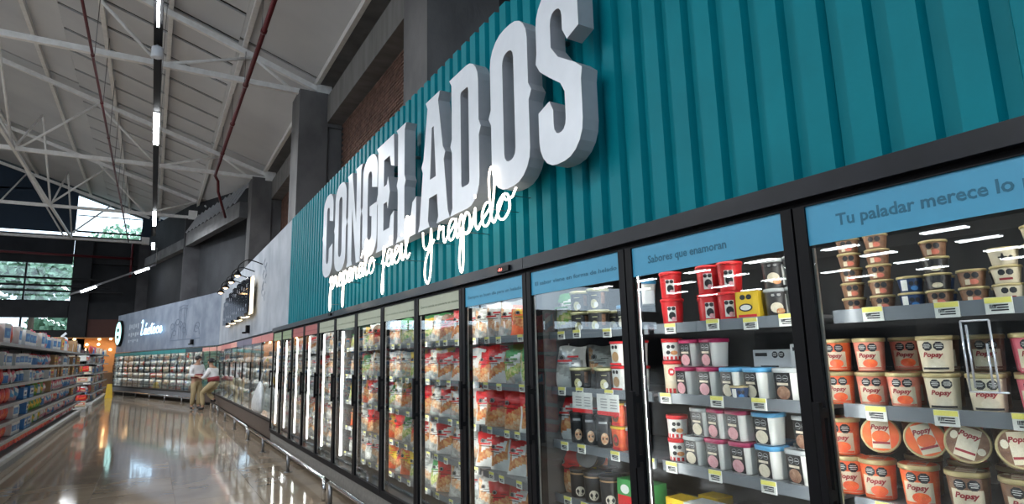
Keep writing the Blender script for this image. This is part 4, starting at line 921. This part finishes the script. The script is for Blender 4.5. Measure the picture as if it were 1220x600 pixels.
plan = {2: [['gw', 'gw', 'or', 'wb', 'dk'], ['rg', 'gn', 'gn', 'wb'], ['rr', 'rr', 'rg', 'rg'], ['rg', 'rg', 'dk', 'rg'], ['rr', 'rg', 'rr', 'rg']],
        3: [['dk', 'rg', 'gw', 'cl'], ['rg', 'rg', 'gw', 'rr'], ['rg', 'gw', 'gw', 'rg'], ['rg', 'gw', 'cl', 'rg'], ['rr', 'cl', 'wb', 'cl']],
        4: [['gn', 'gn', 'yl', 'cl'], ['cl', 'yl', 'rg', 'cl'], ['dk', 'cl', 'rr', 'cl'], ['gn', 'dk', 'rg', 'cl'], ['or', 'yl', 'cl', 'gn']],
        5: [['dk', 'cl', 'cl', 'gw'], ['cl', 'dk', 'gw', 'cl'], ['gw', 'rg', 'gn', 'cl'], ['rr', 'rr', 'or', 'rr'], ['gw', 'rr', 'or', 'dk']],
        6: [['gn', 'cl', 'yl', 'gw'], ['cl', 'rr', 'gn', 'cl'], ['yl', 'cl', 'or', 'rg'], ['or', 'yl', 'cl', 'rr'], ['wb', 'wb', 'cl', 'wb']]}
for k in range(2, 12):
    for s in range(5):
        row = plan[k][s] if k in plan else random.choices(['cl', 'wb', 'wb', 'gw', 'cl', 'rg'], k=3)
        m_ = len(row)
        for i, kk in enumerate(row):
            y = (k+1)*N - .10 - i*(N-.16)/(m_-1+.0001)*.98
            putbag(kk, k, s, y, sc=random.uniform(.92, 1.08), lean=random.uniform(.0, .25), rz=-.25)
        if k in (2, 3, 4):
            for i in range(3): putbag(random.choice([r for r in row]), k, s, (k+1)*N-.2-i*.24, x=.31, sc=1.12, lean=.1, tier='back')
# simple packs for the far banks (parts too small to show)
def simple_pack(name, mats, seed, cat='bag', w=.17, h=.19):
    pr = bag(name, w, h, .09, mats, seed, seal=False); ch = pr.r.children[0]; me = ch.data; nm = name
    bpy.data.objects.remove(pr.r); o = ch; o.name = nm; o.parent = None; tag(o, 'x', cat); CH[o.name] = []
    p = Pr.__new__(Pr); p.r = o; p.used = False; return p
def packs(nm): return [(simple_pack(nm, s, 20+i), d) for i, (s, d) in enumerate([(('white', 'white', 'silver', 'white'), 'white'), (('cream', 'white', 'foodp', 'cream'), 'cream'), (('silver', 'white', 'frost', 'silver'), 'grey'), (('red', 'white', 'food', 'red'), 'red'), (('white', 'green', 'white', 'white'), 'white and green'), (('white', 'blue', 'white', 'white'), 'white and blue')])]
SP = packs('frozen_pack'); SP3 = packs('dairy_pack')
LV2 = [1.62, 1.36, 1.10, .84, .58]
for b in range(8):
    for s, z in enumerate(LV2):
        for i in range(6):
            y = 12*N+.03 + b*P2 + .17 + i*.205; p, d = SP[random.choices(range(6), [5, 4, 5, 1, 1, 1])[0]]
            p.put((.21, y, z+.002), '%s pack, %s on the %s shelf, %s pink-header door from the teal wall' % (d, nth(i+1), SN[s], nth(b+1)), 'chilled packs behind the pink-header doors', rot=(0, .1, random.uniform(-.3, .3)), scale=(1.1, 1.05, 1.0))
for b in range(14):
    for s, z in enumerate(LV2):
        for i in range(3):
            sl = 1.38 + b*.88 + .16+i*.28; p, d = SP3[random.choices(range(6), [6, 4, 3, 5 if s == 3 and 4 < b < 10 else 1, 1, 2])[0]]
            base = Vector((O3[0], O3[1], 0)) + Matrix.Rotation(R3, 3, 'Z') @ Vector((.2, sl, z+.002))
            p.put(base, '%s pack, %s on the %s shelf, %s teal-header door from the corner' % (d, nth(i+1), SN[s], nth(b+1)), 'chilled packs behind the teal-header doors', rot=(0, .1, R3+random.uniform(-.3, .3)), scale=(1.1, 1.5, 1.0))
# clear sign holder on the nearest door
t = thing('sign_holder', 'clear acrylic holder fixed on the glass of the nearest door', 'holder', (-.045, -.485, 1.44))
fr = MB(); w_, h_ = .032, .092
for (a, b_) in (((0, w_, -h_), (0, w_, h_)), ((0, -w_, -h_), (0, -w_, h_)), ((0, w_, h_), (0, -w_, h_)), ((0, w_, -h_), (0, -w_-.02, -h_)), ((0, w_-.012, -h_+.01), (0, w_-.012, h_-.01)), ((0, -w_+.012, -h_+.01), (0, -w_+.012, h_-.06))): fr.tube([a, b_], .0028, 6)
fr.build('holder_frame', mat('bright_acrylic_edge', (.85, .9, .95), .08, .6), t); MB().box(.001, .004, -w_, w_, -h_, h_).build('holder_pane', GLASS, t)
# ================================================================== LEFT GONDOLAS
random.seed(3)
def gondola(x, y0, y1, label, levels, top, depth=.95, white=True):
    t = thing('shelf_gondola', label, 'shelving', (x, y0, 0)); L = y1-y0
    MB().box(-depth-.02, .03, 0, L, 0, .10).build('base_plinth', mat('gondola_kick', (.30, .31, .31), .5), t)
    MB().box(-depth, .05, 0, L, .10, .16).build('base_deck', mat('gondola_edge', (.50, .51, .50), .45), t)
    MB().box(-depth/2-.02, -depth/2+.02, 0, L, .16, top-.1).build('back_panel', mat('gondola_back', (.06, .06, .065), .6), t)
    n = max(1, round(L/1.2)); pm_ = MB().box(-depth/2-.03, -depth/2+.03, -.02, .02, .1, top).mesh('upright', BLACK)
    for i in range(n+1): link('upright', pm_, t, (0, L*i/n, 0))
    w = L/n; sm = MB().box(-depth+.04, -.0, .01, w-.01, -.02, 0).mesh('shelf', mat('gondola_shelf', (.25, .26, .27), .45)); rm = MB().box(0, .012, .005, w-.005, -.035, .012).mesh('price_rail', mat('gondola_rail', (.34, .34, .33), .4))
    for z in levels:
        for i in range(n):
            s = link('shelf', sm, t, (0, i*w, z)); link('price_rail', rm, s)
    return t
GL_ = [.40, .66, .92, 1.21, 1.48, 1.80]
gondola(-3.66, 6.6, 21.2, 'long left gondola shelving packed with household goods', GL_, 1.98)
def flip(pr):  # gondola goods face +X
    return pr
GP = {}
def gpack(key, name, cat, mats, w, h, d, seed, kind):
    if kind == 'bag': GP[key] = simple_pack(name, mats, seed, cat, w, h)
    else:
        mb = MB(); mb.box(-d/2, d/2, -w/2, w/2, 0, h, 0); mb.box(-d/2-.002, -d/2, -w*.42, w*.42, h*.30, h*.78, 1); mb.box(-d/2-.004, -d/2-.002, -w*.28, w*.2, h*.42, h*.62, 2); mb.box(-d/2-.0025, -d/2, -w*.5, w*.5, h*.06, h*.16, 3)
        if kind == 'bottles':
            mb = MB()
            for i in (-1, 0, 1): mb.lathe([(w*.14, 0), (w*.155, .02), (w*.155, h*.62), (w*.06, h*.85), (w*.06, h*.95)], 12, cy=i*w*.33, mis=[0, 1, 0, 2, 2])
        o = mb.build(name, [PAL[k] for k in mats]); tag(o, 'x', cat); CH[o.name] = []
        p = Pr.__new__(Pr); p.r = o; p.used = False; GP[key] = p
gpack('red', 'detergent_bag', 'bag', ('red', 'red', 'orange', 'red'), .30, .25, .1, 41, 'bag'); gpack('wht', 'tissue_pack', 'pack', ('white', 'blue', 'sky', 'silver'), .28, .22, .2, 0, 'box')
gpack('blu', 'wipe_pack', 'pack', ('blue', 'white', 'navy', 'sky'), .26, .22, .2, 0, 'box'); gpack('grn', 'napkin_bag', 'bag', ('leaf', 'green', 'yellow', 'leaf'), .29, .25, .1, 42, 'bag')
gpack('pnk', 'tissue_bag', 'bag', ('pink', 'white', 'rose', 'white'), .28, .24, .1, 43, 'bag'); gpack('btl', 'bottle_pack', 'bottles', ('white', 'blue', 'red'), .26, .24, .2, 0, 'bottles'); gpack('crm', 'paper_towel_pack', 'pack', ('cream', 'peach', 'white', 'brownpk'), .28, .23, .2, 0, 'box')
gpack('mix', 'sponge_bag', 'bag', ('silver', 'red', 'foodp', 'magenta'), .26, .23, .1, 44, 'bag')
gpack('prp', 'fabric_softener_bag', 'bag', ('magenta', 'white', 'sky', 'rose'), .26, .25, .1, 46, 'bag'); gpack('tel', 'cleaner_bottles', 'bottles', ('sky', 'white', 'orange'), .26, .25, .2, 0, 'bottles'); gpack('tan', 'cereal_box', 'pack', ('brownpk', 'yellow', 'red', 'food'), .25, .25, .2, 0, 'box')
GD = dict(prp='magenta softener bag', tel='light blue bottles', tan='tan and yellow box', red='red detergent bag', wht='white and blue pack', blu='blue pack', grn='green napkin bag', pnk='pink and white bag', btl='row of capped bottles', crm='cream boxed pack', mix='mixed red and grey bag')
def gchoice(y, s):
    if s >= 5: L_ = ['red', 'red', 'prp', 'wht'] if y < 10.8 else (['wht', 'tel', 'btl', 'prp', 'wht', 'pnk'] if y < 15 else ['wht', 'tan', 'tel', 'pnk', 'mix'])
    elif s == 4: L_ = ['red', 'prp'] if y < 10.6 else (['wht', 'tel', 'btl', 'pnk'] if y < 15 else ['tan', 'wht', 'mix', 'prp'])
    elif y < 11.2: L_ = ['red', 'red', 'prp', 'red']
    elif y < 11.7: L_ = ['prp', 'mix', 'wht']
    elif y < 12.7: L_ = ['blu', 'blu', 'tel']
    elif y < 14.6: L_ = ['grn', 'grn', 'grn', 'grn', 'tel'] if s > 0 else ['mix', 'wht']
    else: L_ = ['pnk', 'mix', 'pnk', 'tan', 'prp', 'btl']
    return random.choice(L_)
LN = ['bottom deck', 'second shelf', 'third shelf', 'fourth shelf', 'fifth shelf', 'sixth shelf', 'top shelf']
for s, z in enumerate([.16]+GL_):
    y = 7.0; i = 0
    while y < 21.0:
        i += 1; kd = gchoice(y, s)
        if s == 0: kd = 'red' if y < 16 else random.choice(['red', 'pnk', 'mix'])
        sc = random.uniform(.9, 1.08)*(.92 if s < 6 else 1.15)
        GP[kd].put((-3.82 + (.05 if s == 0 else 0), y, z+.002+(0 if s else .05)), '%s, %s along the %s of the long gondola' % (GD[kd], nth(i), LN[s]), 'goods along the long left gondola', rot=(0, .0 if s else .55, math.pi+random.uniform(-.12, .12)), scale=(1, 1.15, sc*((.98 if s < 6 else 1.1) if s else .8)))
        y += .335
# end display, second gondola, far dairy column
gondola(-3.62, 22.3, 23.3, 'dark end display with orange trays past the long gondola', [.35, .62, .92, 1.25, 1.6], 1.95, depth=.7)
t2 = 0
for s, z in enumerate([.17, .35, .62, .92, 1.25, 1.6]):
    for i in range(3):
        kd = ['crm', 'mix', 'red'][(i+s) % 3] if s < 4 else ['blu', 'grn', 'wht'][(i+s) % 3]
        GP[kd].put((-3.80, 22.47+i*.31, z+.002), '%s, %s on the %s of the dark end display' % (GD[kd], nth(i+1), LN[s]), 'goods on the dark end display', rot=(0, 0, math.pi), scale=(1, 1, .72))
        if i < 2: GP[['crm', 'red', 'mix'][(i+s) % 3]].put((-3.75-i*.3, 22.38, z+.002), '%s, %s on the %s facing the camera, dark end display' % (GD[['crm', 'red', 'mix'][(i+s) % 3]], nth(i+1), LN[s]), 'goods on the dark end display front', rot=(0, 0, math.pi/2), scale=(.7, 1, .7))
gondola(-3.62, 24.6, 32.2, 'second dark gondola row farther down the aisle', [.45, .8, 1.15, 1.5, 1.85], 2.1, depth=.9)
for s, z in enumerate([.17, .45, .8, 1.15, 1.5, 1.85]):
    for i in range(14):
        kd = random.choice(['mix', 'crm', 'red', 'btl', 'pnk', 'wht'])
        GP[kd].put((-3.80, 24.85+i*.54, z+.002), '%s, %s along the %s of the second gondola' % (GD[kd], nth(i+1), LN[s]), 'goods along the second gondola', rot=(0, 0, math.pi), scale=(1, 1.7, 1.1))
gondola(-4.0, 35.4, 36.6, 'pale lit chiller column at the far end of the aisle', [.5, .9, 1.3, 1.7], 2.0, depth=.6)
for s, z in enumerate([.17, .5, .9, 1.3, 1.7]):
    for i in range(3): GP['wht'].put((-4.15, 35.6+i*.35, z+.002), '%s, %s on the %s of the far chiller column' % (GD['wht'], nth(i+1), LN[s]), 'goods in the far chiller column', rot=(0, 0, math.pi), scale=(1, 1.2, 1.2))
# aisle number
t = thing('aisle_sign', 'white number six standing over the end of the long gondola', 'sign', (-4.2, 21.0, 2.14))
vs, fs = text_mesh('6', .42, .012, 0, .03); MB().add([(x-.1, -z, y_) for (x, y_, z) in vs], fs).build('digit', WHITE, t); MB().tube([(.03, 0, -.35), (.03, 0, .03)], .012).build('stem', STEEL, t)
# yellow wet floor sign
t = thing('wet_floor_sign', 'yellow folding wet floor sign by the second gondola', 'sign', (-3.42, 30.8, 0))
MB().add([(-.14, -.16, 0), (.14, -.16, 0), (.09, -.01, .6), (-.09, -.01, .6), (-.14, -.14, 0), (.14, -.14, 0), (.09, .01, .6), (-.09, .01, .6)], [(0,1,2,3),(7,6,5,4),(0,4,5,1),(1,5,6,2),(2,6,7,3),(3,7,4,0)]).build('front_leaf', PAL['yellow'], t)
MB().add([(-.14, .16, 0), (.14, .16, 0), (.09, .02, .6), (-.09, .02, .6), (-.14, .14, 0), (.14, .14, 0), (.09, .0, .59), (-.09, .0, .59)], [(3,2,1,0),(4,5,6,7),(0,1,5,4),(1,2,6,5),(2,3,7,6),(3,0,4,7)]).build('rear_leaf', PAL['yellow'], t)
# warm-lit bakery corner under the end wall
t = thing('bakery_alcove', 'warm lit bakery alcove beneath the end wall', 'alcove', (-4.5, 39.0, 0))
MB().box(-2.6, 1.6, .7, .8, 0, 2.95).build('back_board', mat('warm_wood', (.55, .28, .10), .6), t); MB().box(-2.6, 1.6, .0, .7, 2.9, 2.95).build('canopy', mat('warm_wood', (.5, .3, .1)), t); MB().box(-2.6, 1.6, -.2, .5, 0, 1.0).build('counter', mat('warm_counter', (.25, .14, .07), .5), t)
for i in range(7):
    for j in range(2): MB().lathe([(.02, .0), (.07, .03), (.07, .09), (.02, .14)], 10).build('bulb', WARM, t, (-2.2+i*.55, .1+j*.3, 2.2+.3*((i+j) % 3)))
area('bakery_light', (-4.7, 38.9, 2.8), 3, .5, 22, (1, .6, .3))
# ================================================================== SIGNS ON SECTIONS 2 AND 3
t = thing('halo_sign', 'dark plank-letter sign with warm lit outline on the pale grey wall', 'sign', (-.02, 0, 0))
mb = MB(); gold = mat('dark_gloss_letter', (.012, .014, .022), .12); rnd = random.Random(9)
y = 18.25; i = 0
while y > 13.0:
    w_ = .40; f_ = (18.3-y)/5.3; z0 = 2.50-.03*math.sin(i*2.1); z1 = 3.16+.10*math.sin(f_*3.14)+.06*(i % 2)+.08*f_
    MB().box(-.15, -.06, y-w_, y, z0, z1).build('plank_letter', gold, t)
    MB().box(-.152, -.15, y-w_*.62, y-w_*.38, z0+.14, z0+.20).box(-.152, -.15, y-w_*.62, y-w_*.38, z1-.22, z1-.14).build('letter_slot', mat('slot_grey', (.25, .27, .33), .4), t)
    mb.box(-.06, -.03, y-w_-.02, y+.022, z0-.022, z0-.008); mb.box(-.06, -.03, y-w_-.02, y+.022, z1+.008, z1+.022)
    y -= .44; i += 1
mb.box(-.10, -.03, y+.44-.45, y+.44-.42, 2.50, 3.30)
mb.build('halo_tube', WARMB, t)
for i, y in enumerate((12.2, 13.4, 14.6, 15.8)):
    t = thing('gooseneck_lamp', 'warm gooseneck lamp over the dark halo sign, %s from the teal wall' % nth(i+1), 'lamp', (0, y+.2, 3.42), group='warm gooseneck lamps over the halo sign')
    MB().tube(smooth([(.03, 0, .1, ), (-.25, 0, .18), (-.42, 0, .08), (-.46, 0, -.06)], 4), .012, 7).build('arm', BLACK, t)
    MB().lathe([(.10, -.17), (.05, -.10), (.03, -.05)], 14, cx=-.46).build('shade', BLACK, t); MB().lathe([(.02, -.20), (.05, -.175), (.03, -.14)], 12, cx=-.46).build('bulb', WARM, t)
def on3(s, z): return O3[0], O3[1], z
M3 = lambda y: (y-O3[1])/math.cos(R3)
t = thing('disc_sign', 'round mint-lit disc sign with dark dots at the far end wall', 'sign', O3, R3)
mb = MB(); vs = [(-.10, 13.05+.52*math.cos(a/28*6.2832), 2.95+.56*math.sin(a/28*6.2832)) for a in range(28)]; vs2 = [(.02, v[1], v[2]) for v in vs]
mb.add(vs+vs2, [tuple(range(28)), tuple(reversed(range(28, 56)))]+[(i, 28+i, 28+(i+1) % 28, (i+1) % 28) for i in range(28)]); mb.build('lit_disc', SIGNG, t)
MB().box(-.115, -.101, 12.9, 13.2, 3.02, 3.18).box(-.115, -.101, 12.9, 13.2, 2.70, 2.84).build('dark_glyph', BLACK, t)
MB().add([(-.09, 13.05+.6*math.cos(a/28*6.2832), 2.95+.64*math.sin(a/28*6.2832)) for a in range(28)]+[(.02, 13.05+.6*math.cos(a/28*6.2832), 2.95+.64*math.sin(a/28*6.2832)) for a in range(28)], [tuple(range(28)), tuple(reversed(range(28, 56)))]+[(i, 28+i, 28+(i+1) % 28, (i+1) % 28) for i in range(28)]).build('dark_rim', BLACK, t)
t = thing('painted_lettering', 'faint pale block of painted lettering beside the mint disc sign', 'sign', O3, R3)
pl = mat('faint_white_paint', (.50, .56, .64), .6)
mb = MB()
for r_, (z0, z1) in enumerate(((3.05, 3.30), (2.70, 2.90), (2.45, 2.58))):
    for i in range(5): mb.box(.022, .029, 9.95+i*.36, 9.95+i*.36+.20, z0, z1) if (i+r_) % 2 == 0 else mb.box(.022, .029, 9.95+i*.36, 9.95+i*.36+.24, z0+.06, z1-.02)
stuff(mb.build('faded_letters', pl, t))
GL['L'] = ([(.1, 2.0), (.45, 2.4), (.5, 1.8), (.25, .6), (.1, .1), (.4, .0), (.9, .3)], .9); GL['t'] = ([(.05, .3), (.4, 1.6), (.3, .6), (.4, 0), (.7, .3)], .65); GL['s'] = ([(.05, .2), (.4, 1.0), (.55, .5), (.4, 0), (.1, .1), (.7, .3)], .75)
neon('Lacteos', 9.25, 6.1, 2.72, .27, 'ice blue lit script word lacteos on the bluish wall', m=NEONB, r=.022, extra=[[(1.35, 1.35), (1.6, 1.8)], [(2.9, 1.3), (3.6, 1.5)]], loc=O3, rz=R3, x=-.06)
# plastic bag hanging from a door handle
bgm = mat('white_plastic_film', (.75, .77, .78), .35, c2=(.55, .58, .6), scale=14)
t = thing('plastic_bag', 'white plastic bag hanging from a pink-header door', 'bag', (-.12, 11.1, .52)); rnd = random.Random(2); mb = MB(); nu = 8
rings = [(.05, .42, 0), (.08, .52, .06), (.085, .50, .20), (.07, .44, .34), (.04, .30, .46), (.012, .06, .56)]; vs = []
for (a, b, z) in rings:
    for k_ in range(14):
        an = 2*math.pi*k_/14; q = 1+.12*math.sin(3*an+z*9); vs.append((a*math.cos(an)*q, b*math.sin(an)*q-(z-.2)*.35, z))
fs = [(i*14+k_, i*14+(k_+1) % 14, (i+1)*14+(k_+1) % 14, (i+1)*14+k_) for i in range(5) for k_ in range(14)]+[tuple(reversed(range(14)))]
mb.add(vs, fs, 0, True); mb.build('bag_film', bgm, t); MB().tube([(0, -.14, .55), (.02, -.17, .66), (.03, -.19, .72)], .009).build('bag_handle', bgm, t)
# ================================================================== PEOPLE
SKIN = mat('skin_tone', (.42, .24, .16), .55); SHIRT = mat('white_shirt', (.72, .72, .74), .7); KHAKI = mat('khaki_cloth', (.38, .30, .17), .8); HAIR = mat('black_hair', (.012, .010, .010), .5); SHOE = mat('black_shoe', (.01, .01, .012), .4); WINE = mat('wine_apron', (.22, .02, .03), .7); CAPM = mat('black_cap', (.012, .012, .014), .7)
def skin(name, V, E, Rr, m, parent, sub=2, root=0):
    me = bpy.data.meshes.new(name); me.from_pydata(V, E, []); o = bpy.data.objects.new(name, me); COL.objects.link(o)
    md = o.modifiers.new('s', 'SKIN'); md.use_smooth_shade = True
    for i, r in enumerate(Rr):
        sv = me.skin_vertices[0].data[i]; sv.radius = (r, r) if not isinstance(r, tuple) else r; sv.use_root = (i == root)
    o.modifiers.new('u', 'SUBSURF').levels = sub; o.modifiers['u'].render_levels = sub
    dg = bpy.context.evaluated_depsgraph_get(); n = bpy.data.meshes.new_from_object(o.evaluated_get(dg)); bpy.data.objects.remove(o)
    n.materials.clear(); n.materials.append(m)
    for p in n.polygons: p.use_smooth = True
    n.name = name; return link(name, n, parent)
def person(label, loc, rz, J, look=0):
    t = thing('person', label, 'person', loc, rz, group=None)
    V = []; E = []; Rr = []; idx = {}
    def add(k, p, r, par=None):
        idx[k] = len(V); V.append(tuple(p)); Rr.append(r)
        if par is not None: E.append((idx[par], idx[k]))
    H = Vector(J['hips']); C_ = Vector(J['chest']); Nk = Vector(J['neck']); Hd = Vector(J['head'])
    add('hips', H, .13); add('waist', H.lerp(C_, .5), .115, 'hips'); add('chest', C_, (.15, .115), 'waist'); add('neck', Nk, .052, 'chest'); add('jaw', Nk.lerp(Hd, .55), .062, 'neck'); add('head', Hd, .088, 'jaw'); add('crown', Hd+(Hd-Nk).normalized()*.075, .07, 'head')
    fw_ = Vector((math.sin(look), math.cos(look), 0)); add('nose', Hd+fw_*.105+Vector((0, 0, -.02)), .018, 'head')
    for s in ('L', 'R'):
        sh, el, wr, hand = [Vector(p) for p in J['arm'+s]]
        add('sh'+s, sh, .062, 'chest'); add('el'+s, el, .043, 'sh'+s); add('wr'+s, wr, .030, 'el'+s); add('pm'+s, wr.lerp(hand, .5), (.036, .02), 'wr'+s)
        d = (hand-wr).normalized(); sd = d.cross(Vector((0, 0, 1))).normalized()
        for f_ in range(4):
            b = wr.lerp(hand, .62)+sd*(f_-1.5)*.019; ln = (.052, .062, .058, .045)[f_]; add('fa%s%d' % (s, f_), b+d*ln*.6, .009, 'pm'+s); add('fb%s%d' % (s, f_), b+d*ln+Vector((0, 0, -.022)), .0075, 'fa%s%d' % (s, f_))
        add('th'+s, wr.lerp(hand, .35)+sd*-.045+d*.01, .011, 'pm'+s); add('tt'+s, wr.lerp(hand, .7)+sd*-.055, .009, 'th'+s)
        hp, kn, an, toe = [Vector(p) for p in J['leg'+s]]
        add('hp'+s, hp, .09, 'hips'); add('kn'+s, kn, .06, 'hp'+s); add('an'+s, an, .04, 'kn'+s); add('to'+s, toe, .03, 'an'+s)
    skin('body', V, E, Rr, SKIN, t)
    # clothes over the body
    g = lambda *ks: [V[idx[k]] for k in ks]
    sv = g('hips', 'waist', 'chest')+[tuple(C_.lerp(Nk, .55))]; se = [(0, 1), (1, 2), (2, 3)]; sr = [.15, .145, (.18, .14), .085]
    for s in ('L', 'R'):
        b = len(sv); sh, el, wr, _ = [Vector(p) for p in J['arm'+s]]; sv += [tuple(sh), tuple(el), tuple(el.lerp(wr, .55))]; se += [(2, b), (b, b+1), (b+1, b+2)]; sr += [.078, .062, .055]
    skin('shirt', sv, se, sr, SHIRT, t)
    tv = [tuple(H+Vector((0, 0, .04))), tuple(H+Vector((0, 0, -.05)))]; te = [(0, 1)]; trr = [.155, .15]
    for s in ('L', 'R'):
        hp, kn, an, _ = [Vector(p) for p in J['leg'+s]]; b = len(tv); tv += [tuple(hp), tuple(hp.lerp(kn, .5)), tuple(kn), tuple(kn.lerp(an, .9))]; te += [(1, b), (b, b+1), (b+1, b+2), (b+2, b+3)]; trr += [.11, .095, .078, .062]
    skin('trousers', tv, te, trr, KHAKI, t)
    for s in ('L', 'R'):
        an, toe = Vector(J['leg'+s][2]), Vector(J['leg'+s][3]); h = an-(toe-an)*.25
        skin('shoe', [tuple(h+Vector((0, 0, -.03))), tuple(an.lerp(toe, .5)+Vector((0, 0, -.01))), tuple(toe)], [(0, 1), (1, 2)], [.05, .05, .042], SHOE, t, 1)
    MB().lathe([(.165, -.07), (.17, 0), (.165, .06)], 18).build('apron_band', WINE, t, tuple(H.lerp(C_, .35)), (J.get('tilt', 0), 0, 0))
    for sx in (-1, 1):
        sd = Vector((fw_.y, -fw_.x, 0)); MB().lathe([(.0, -.012), (.012, -.006), (.014, 0), (.012, .006), (0.001, .012)], 8).build('eye', HAIR, t, tuple(Hd+fw_*.083+sd*.032*sx+Vector((0, 0, .012))))
        MB().lathe([(.004, -.03), (.018, -.01), (.018, .015), (.004, .03)], 8).build('ear', SKIN, t, tuple(Hd+sd*.088*sx))
    MB().lathe([(.002, -.005), (.02, 0), (.002, .005)], 8).build('mouth', mat('lips', (.3, .1, .08), .5), t, tuple(Hd+fw_*.088+Vector((0, 0, -.05))))
    hb_ = Hd+Vector((0, 0, .035))-fw_*.018
    MB().lathe([(.094, -.045), (.101, .0), (.094, .045), (.06, .082), (.01, .096)], 18).build('hair' if not J.get('cap') else 'cap', HAIR if not J.get('cap') else CAPM, t, tuple(hb_))
    if J.get('cap'): MB().lathe([(.03, 0), (.05, .02), (.045, .05), (.01, .07)], 12).build('hair_bun', HAIR, t, tuple(Hd-fw_*.12+Vector((0, 0, .0))))
    return t
person('standing worker in white shirt, khaki trousers and wine waistband, dark hair', (-.64, 20.3, 0), math.radians(212),
    dict(hips=(0, 0, .92), chest=(0, .0, 1.25), neck=(0, .01, 1.42), head=(0, .03, 1.54), armL=((-.17, 0, 1.33), (-.22, .05, 1.07), (-.10, .27, 1.03), (-.03, .40, 1.04)), armR=((.17, 0, 1.33), (.23, .03, 1.07), (.12, .26, 1.02), (.06, .38, 1.05)),
         legL=((-.09, 0, .86), (-.10, .02, .48), (-.10, 0, .09), (-.12, .15, .045)), legR=((.09, 0, .86), (.10, .03, .48), (.11, -.02, .09), (.14, .13, .045))), look=.2)
person('worker in black cap bending with one foot up, white shirt and khaki trousers', (-.21, 19.6, 0), math.radians(48),
    dict(hips=(0, -.02, .82), chest=(0, .06, 1.15), neck=(0, .10, 1.33), head=(0, .14, 1.45), armL=((-.16, .06, 1.22), (-.20, .16, .99), (-.10, .38, .98), (-.04, .48, 1.02)), armR=((.16, .06, 1.22), (.21, .14, .98), (.12, .36, .95), (.05, .47, .99)),
         legL=((-.09, .0, .78), (-.11, .30, .52), (-.11, .24, .09), (-.12, .39, .05)), legR=((.09, .0, .78), (.11, .26, .50), (.11, .02, .30), (.12, .17, .27)), cap=True, tilt=-.15), look=0)
# drop prototypes nothing used
for p in list(PROTO.values())+[b[0] for b in BAGS.values()]+[a for a, _ in SP+SP3]+list(GP.values()):
    if not p.used:
        for c in CH.get(p.r.name, []): bpy.data.objects.remove(c)
        bpy.data.objects.remove(p.r)
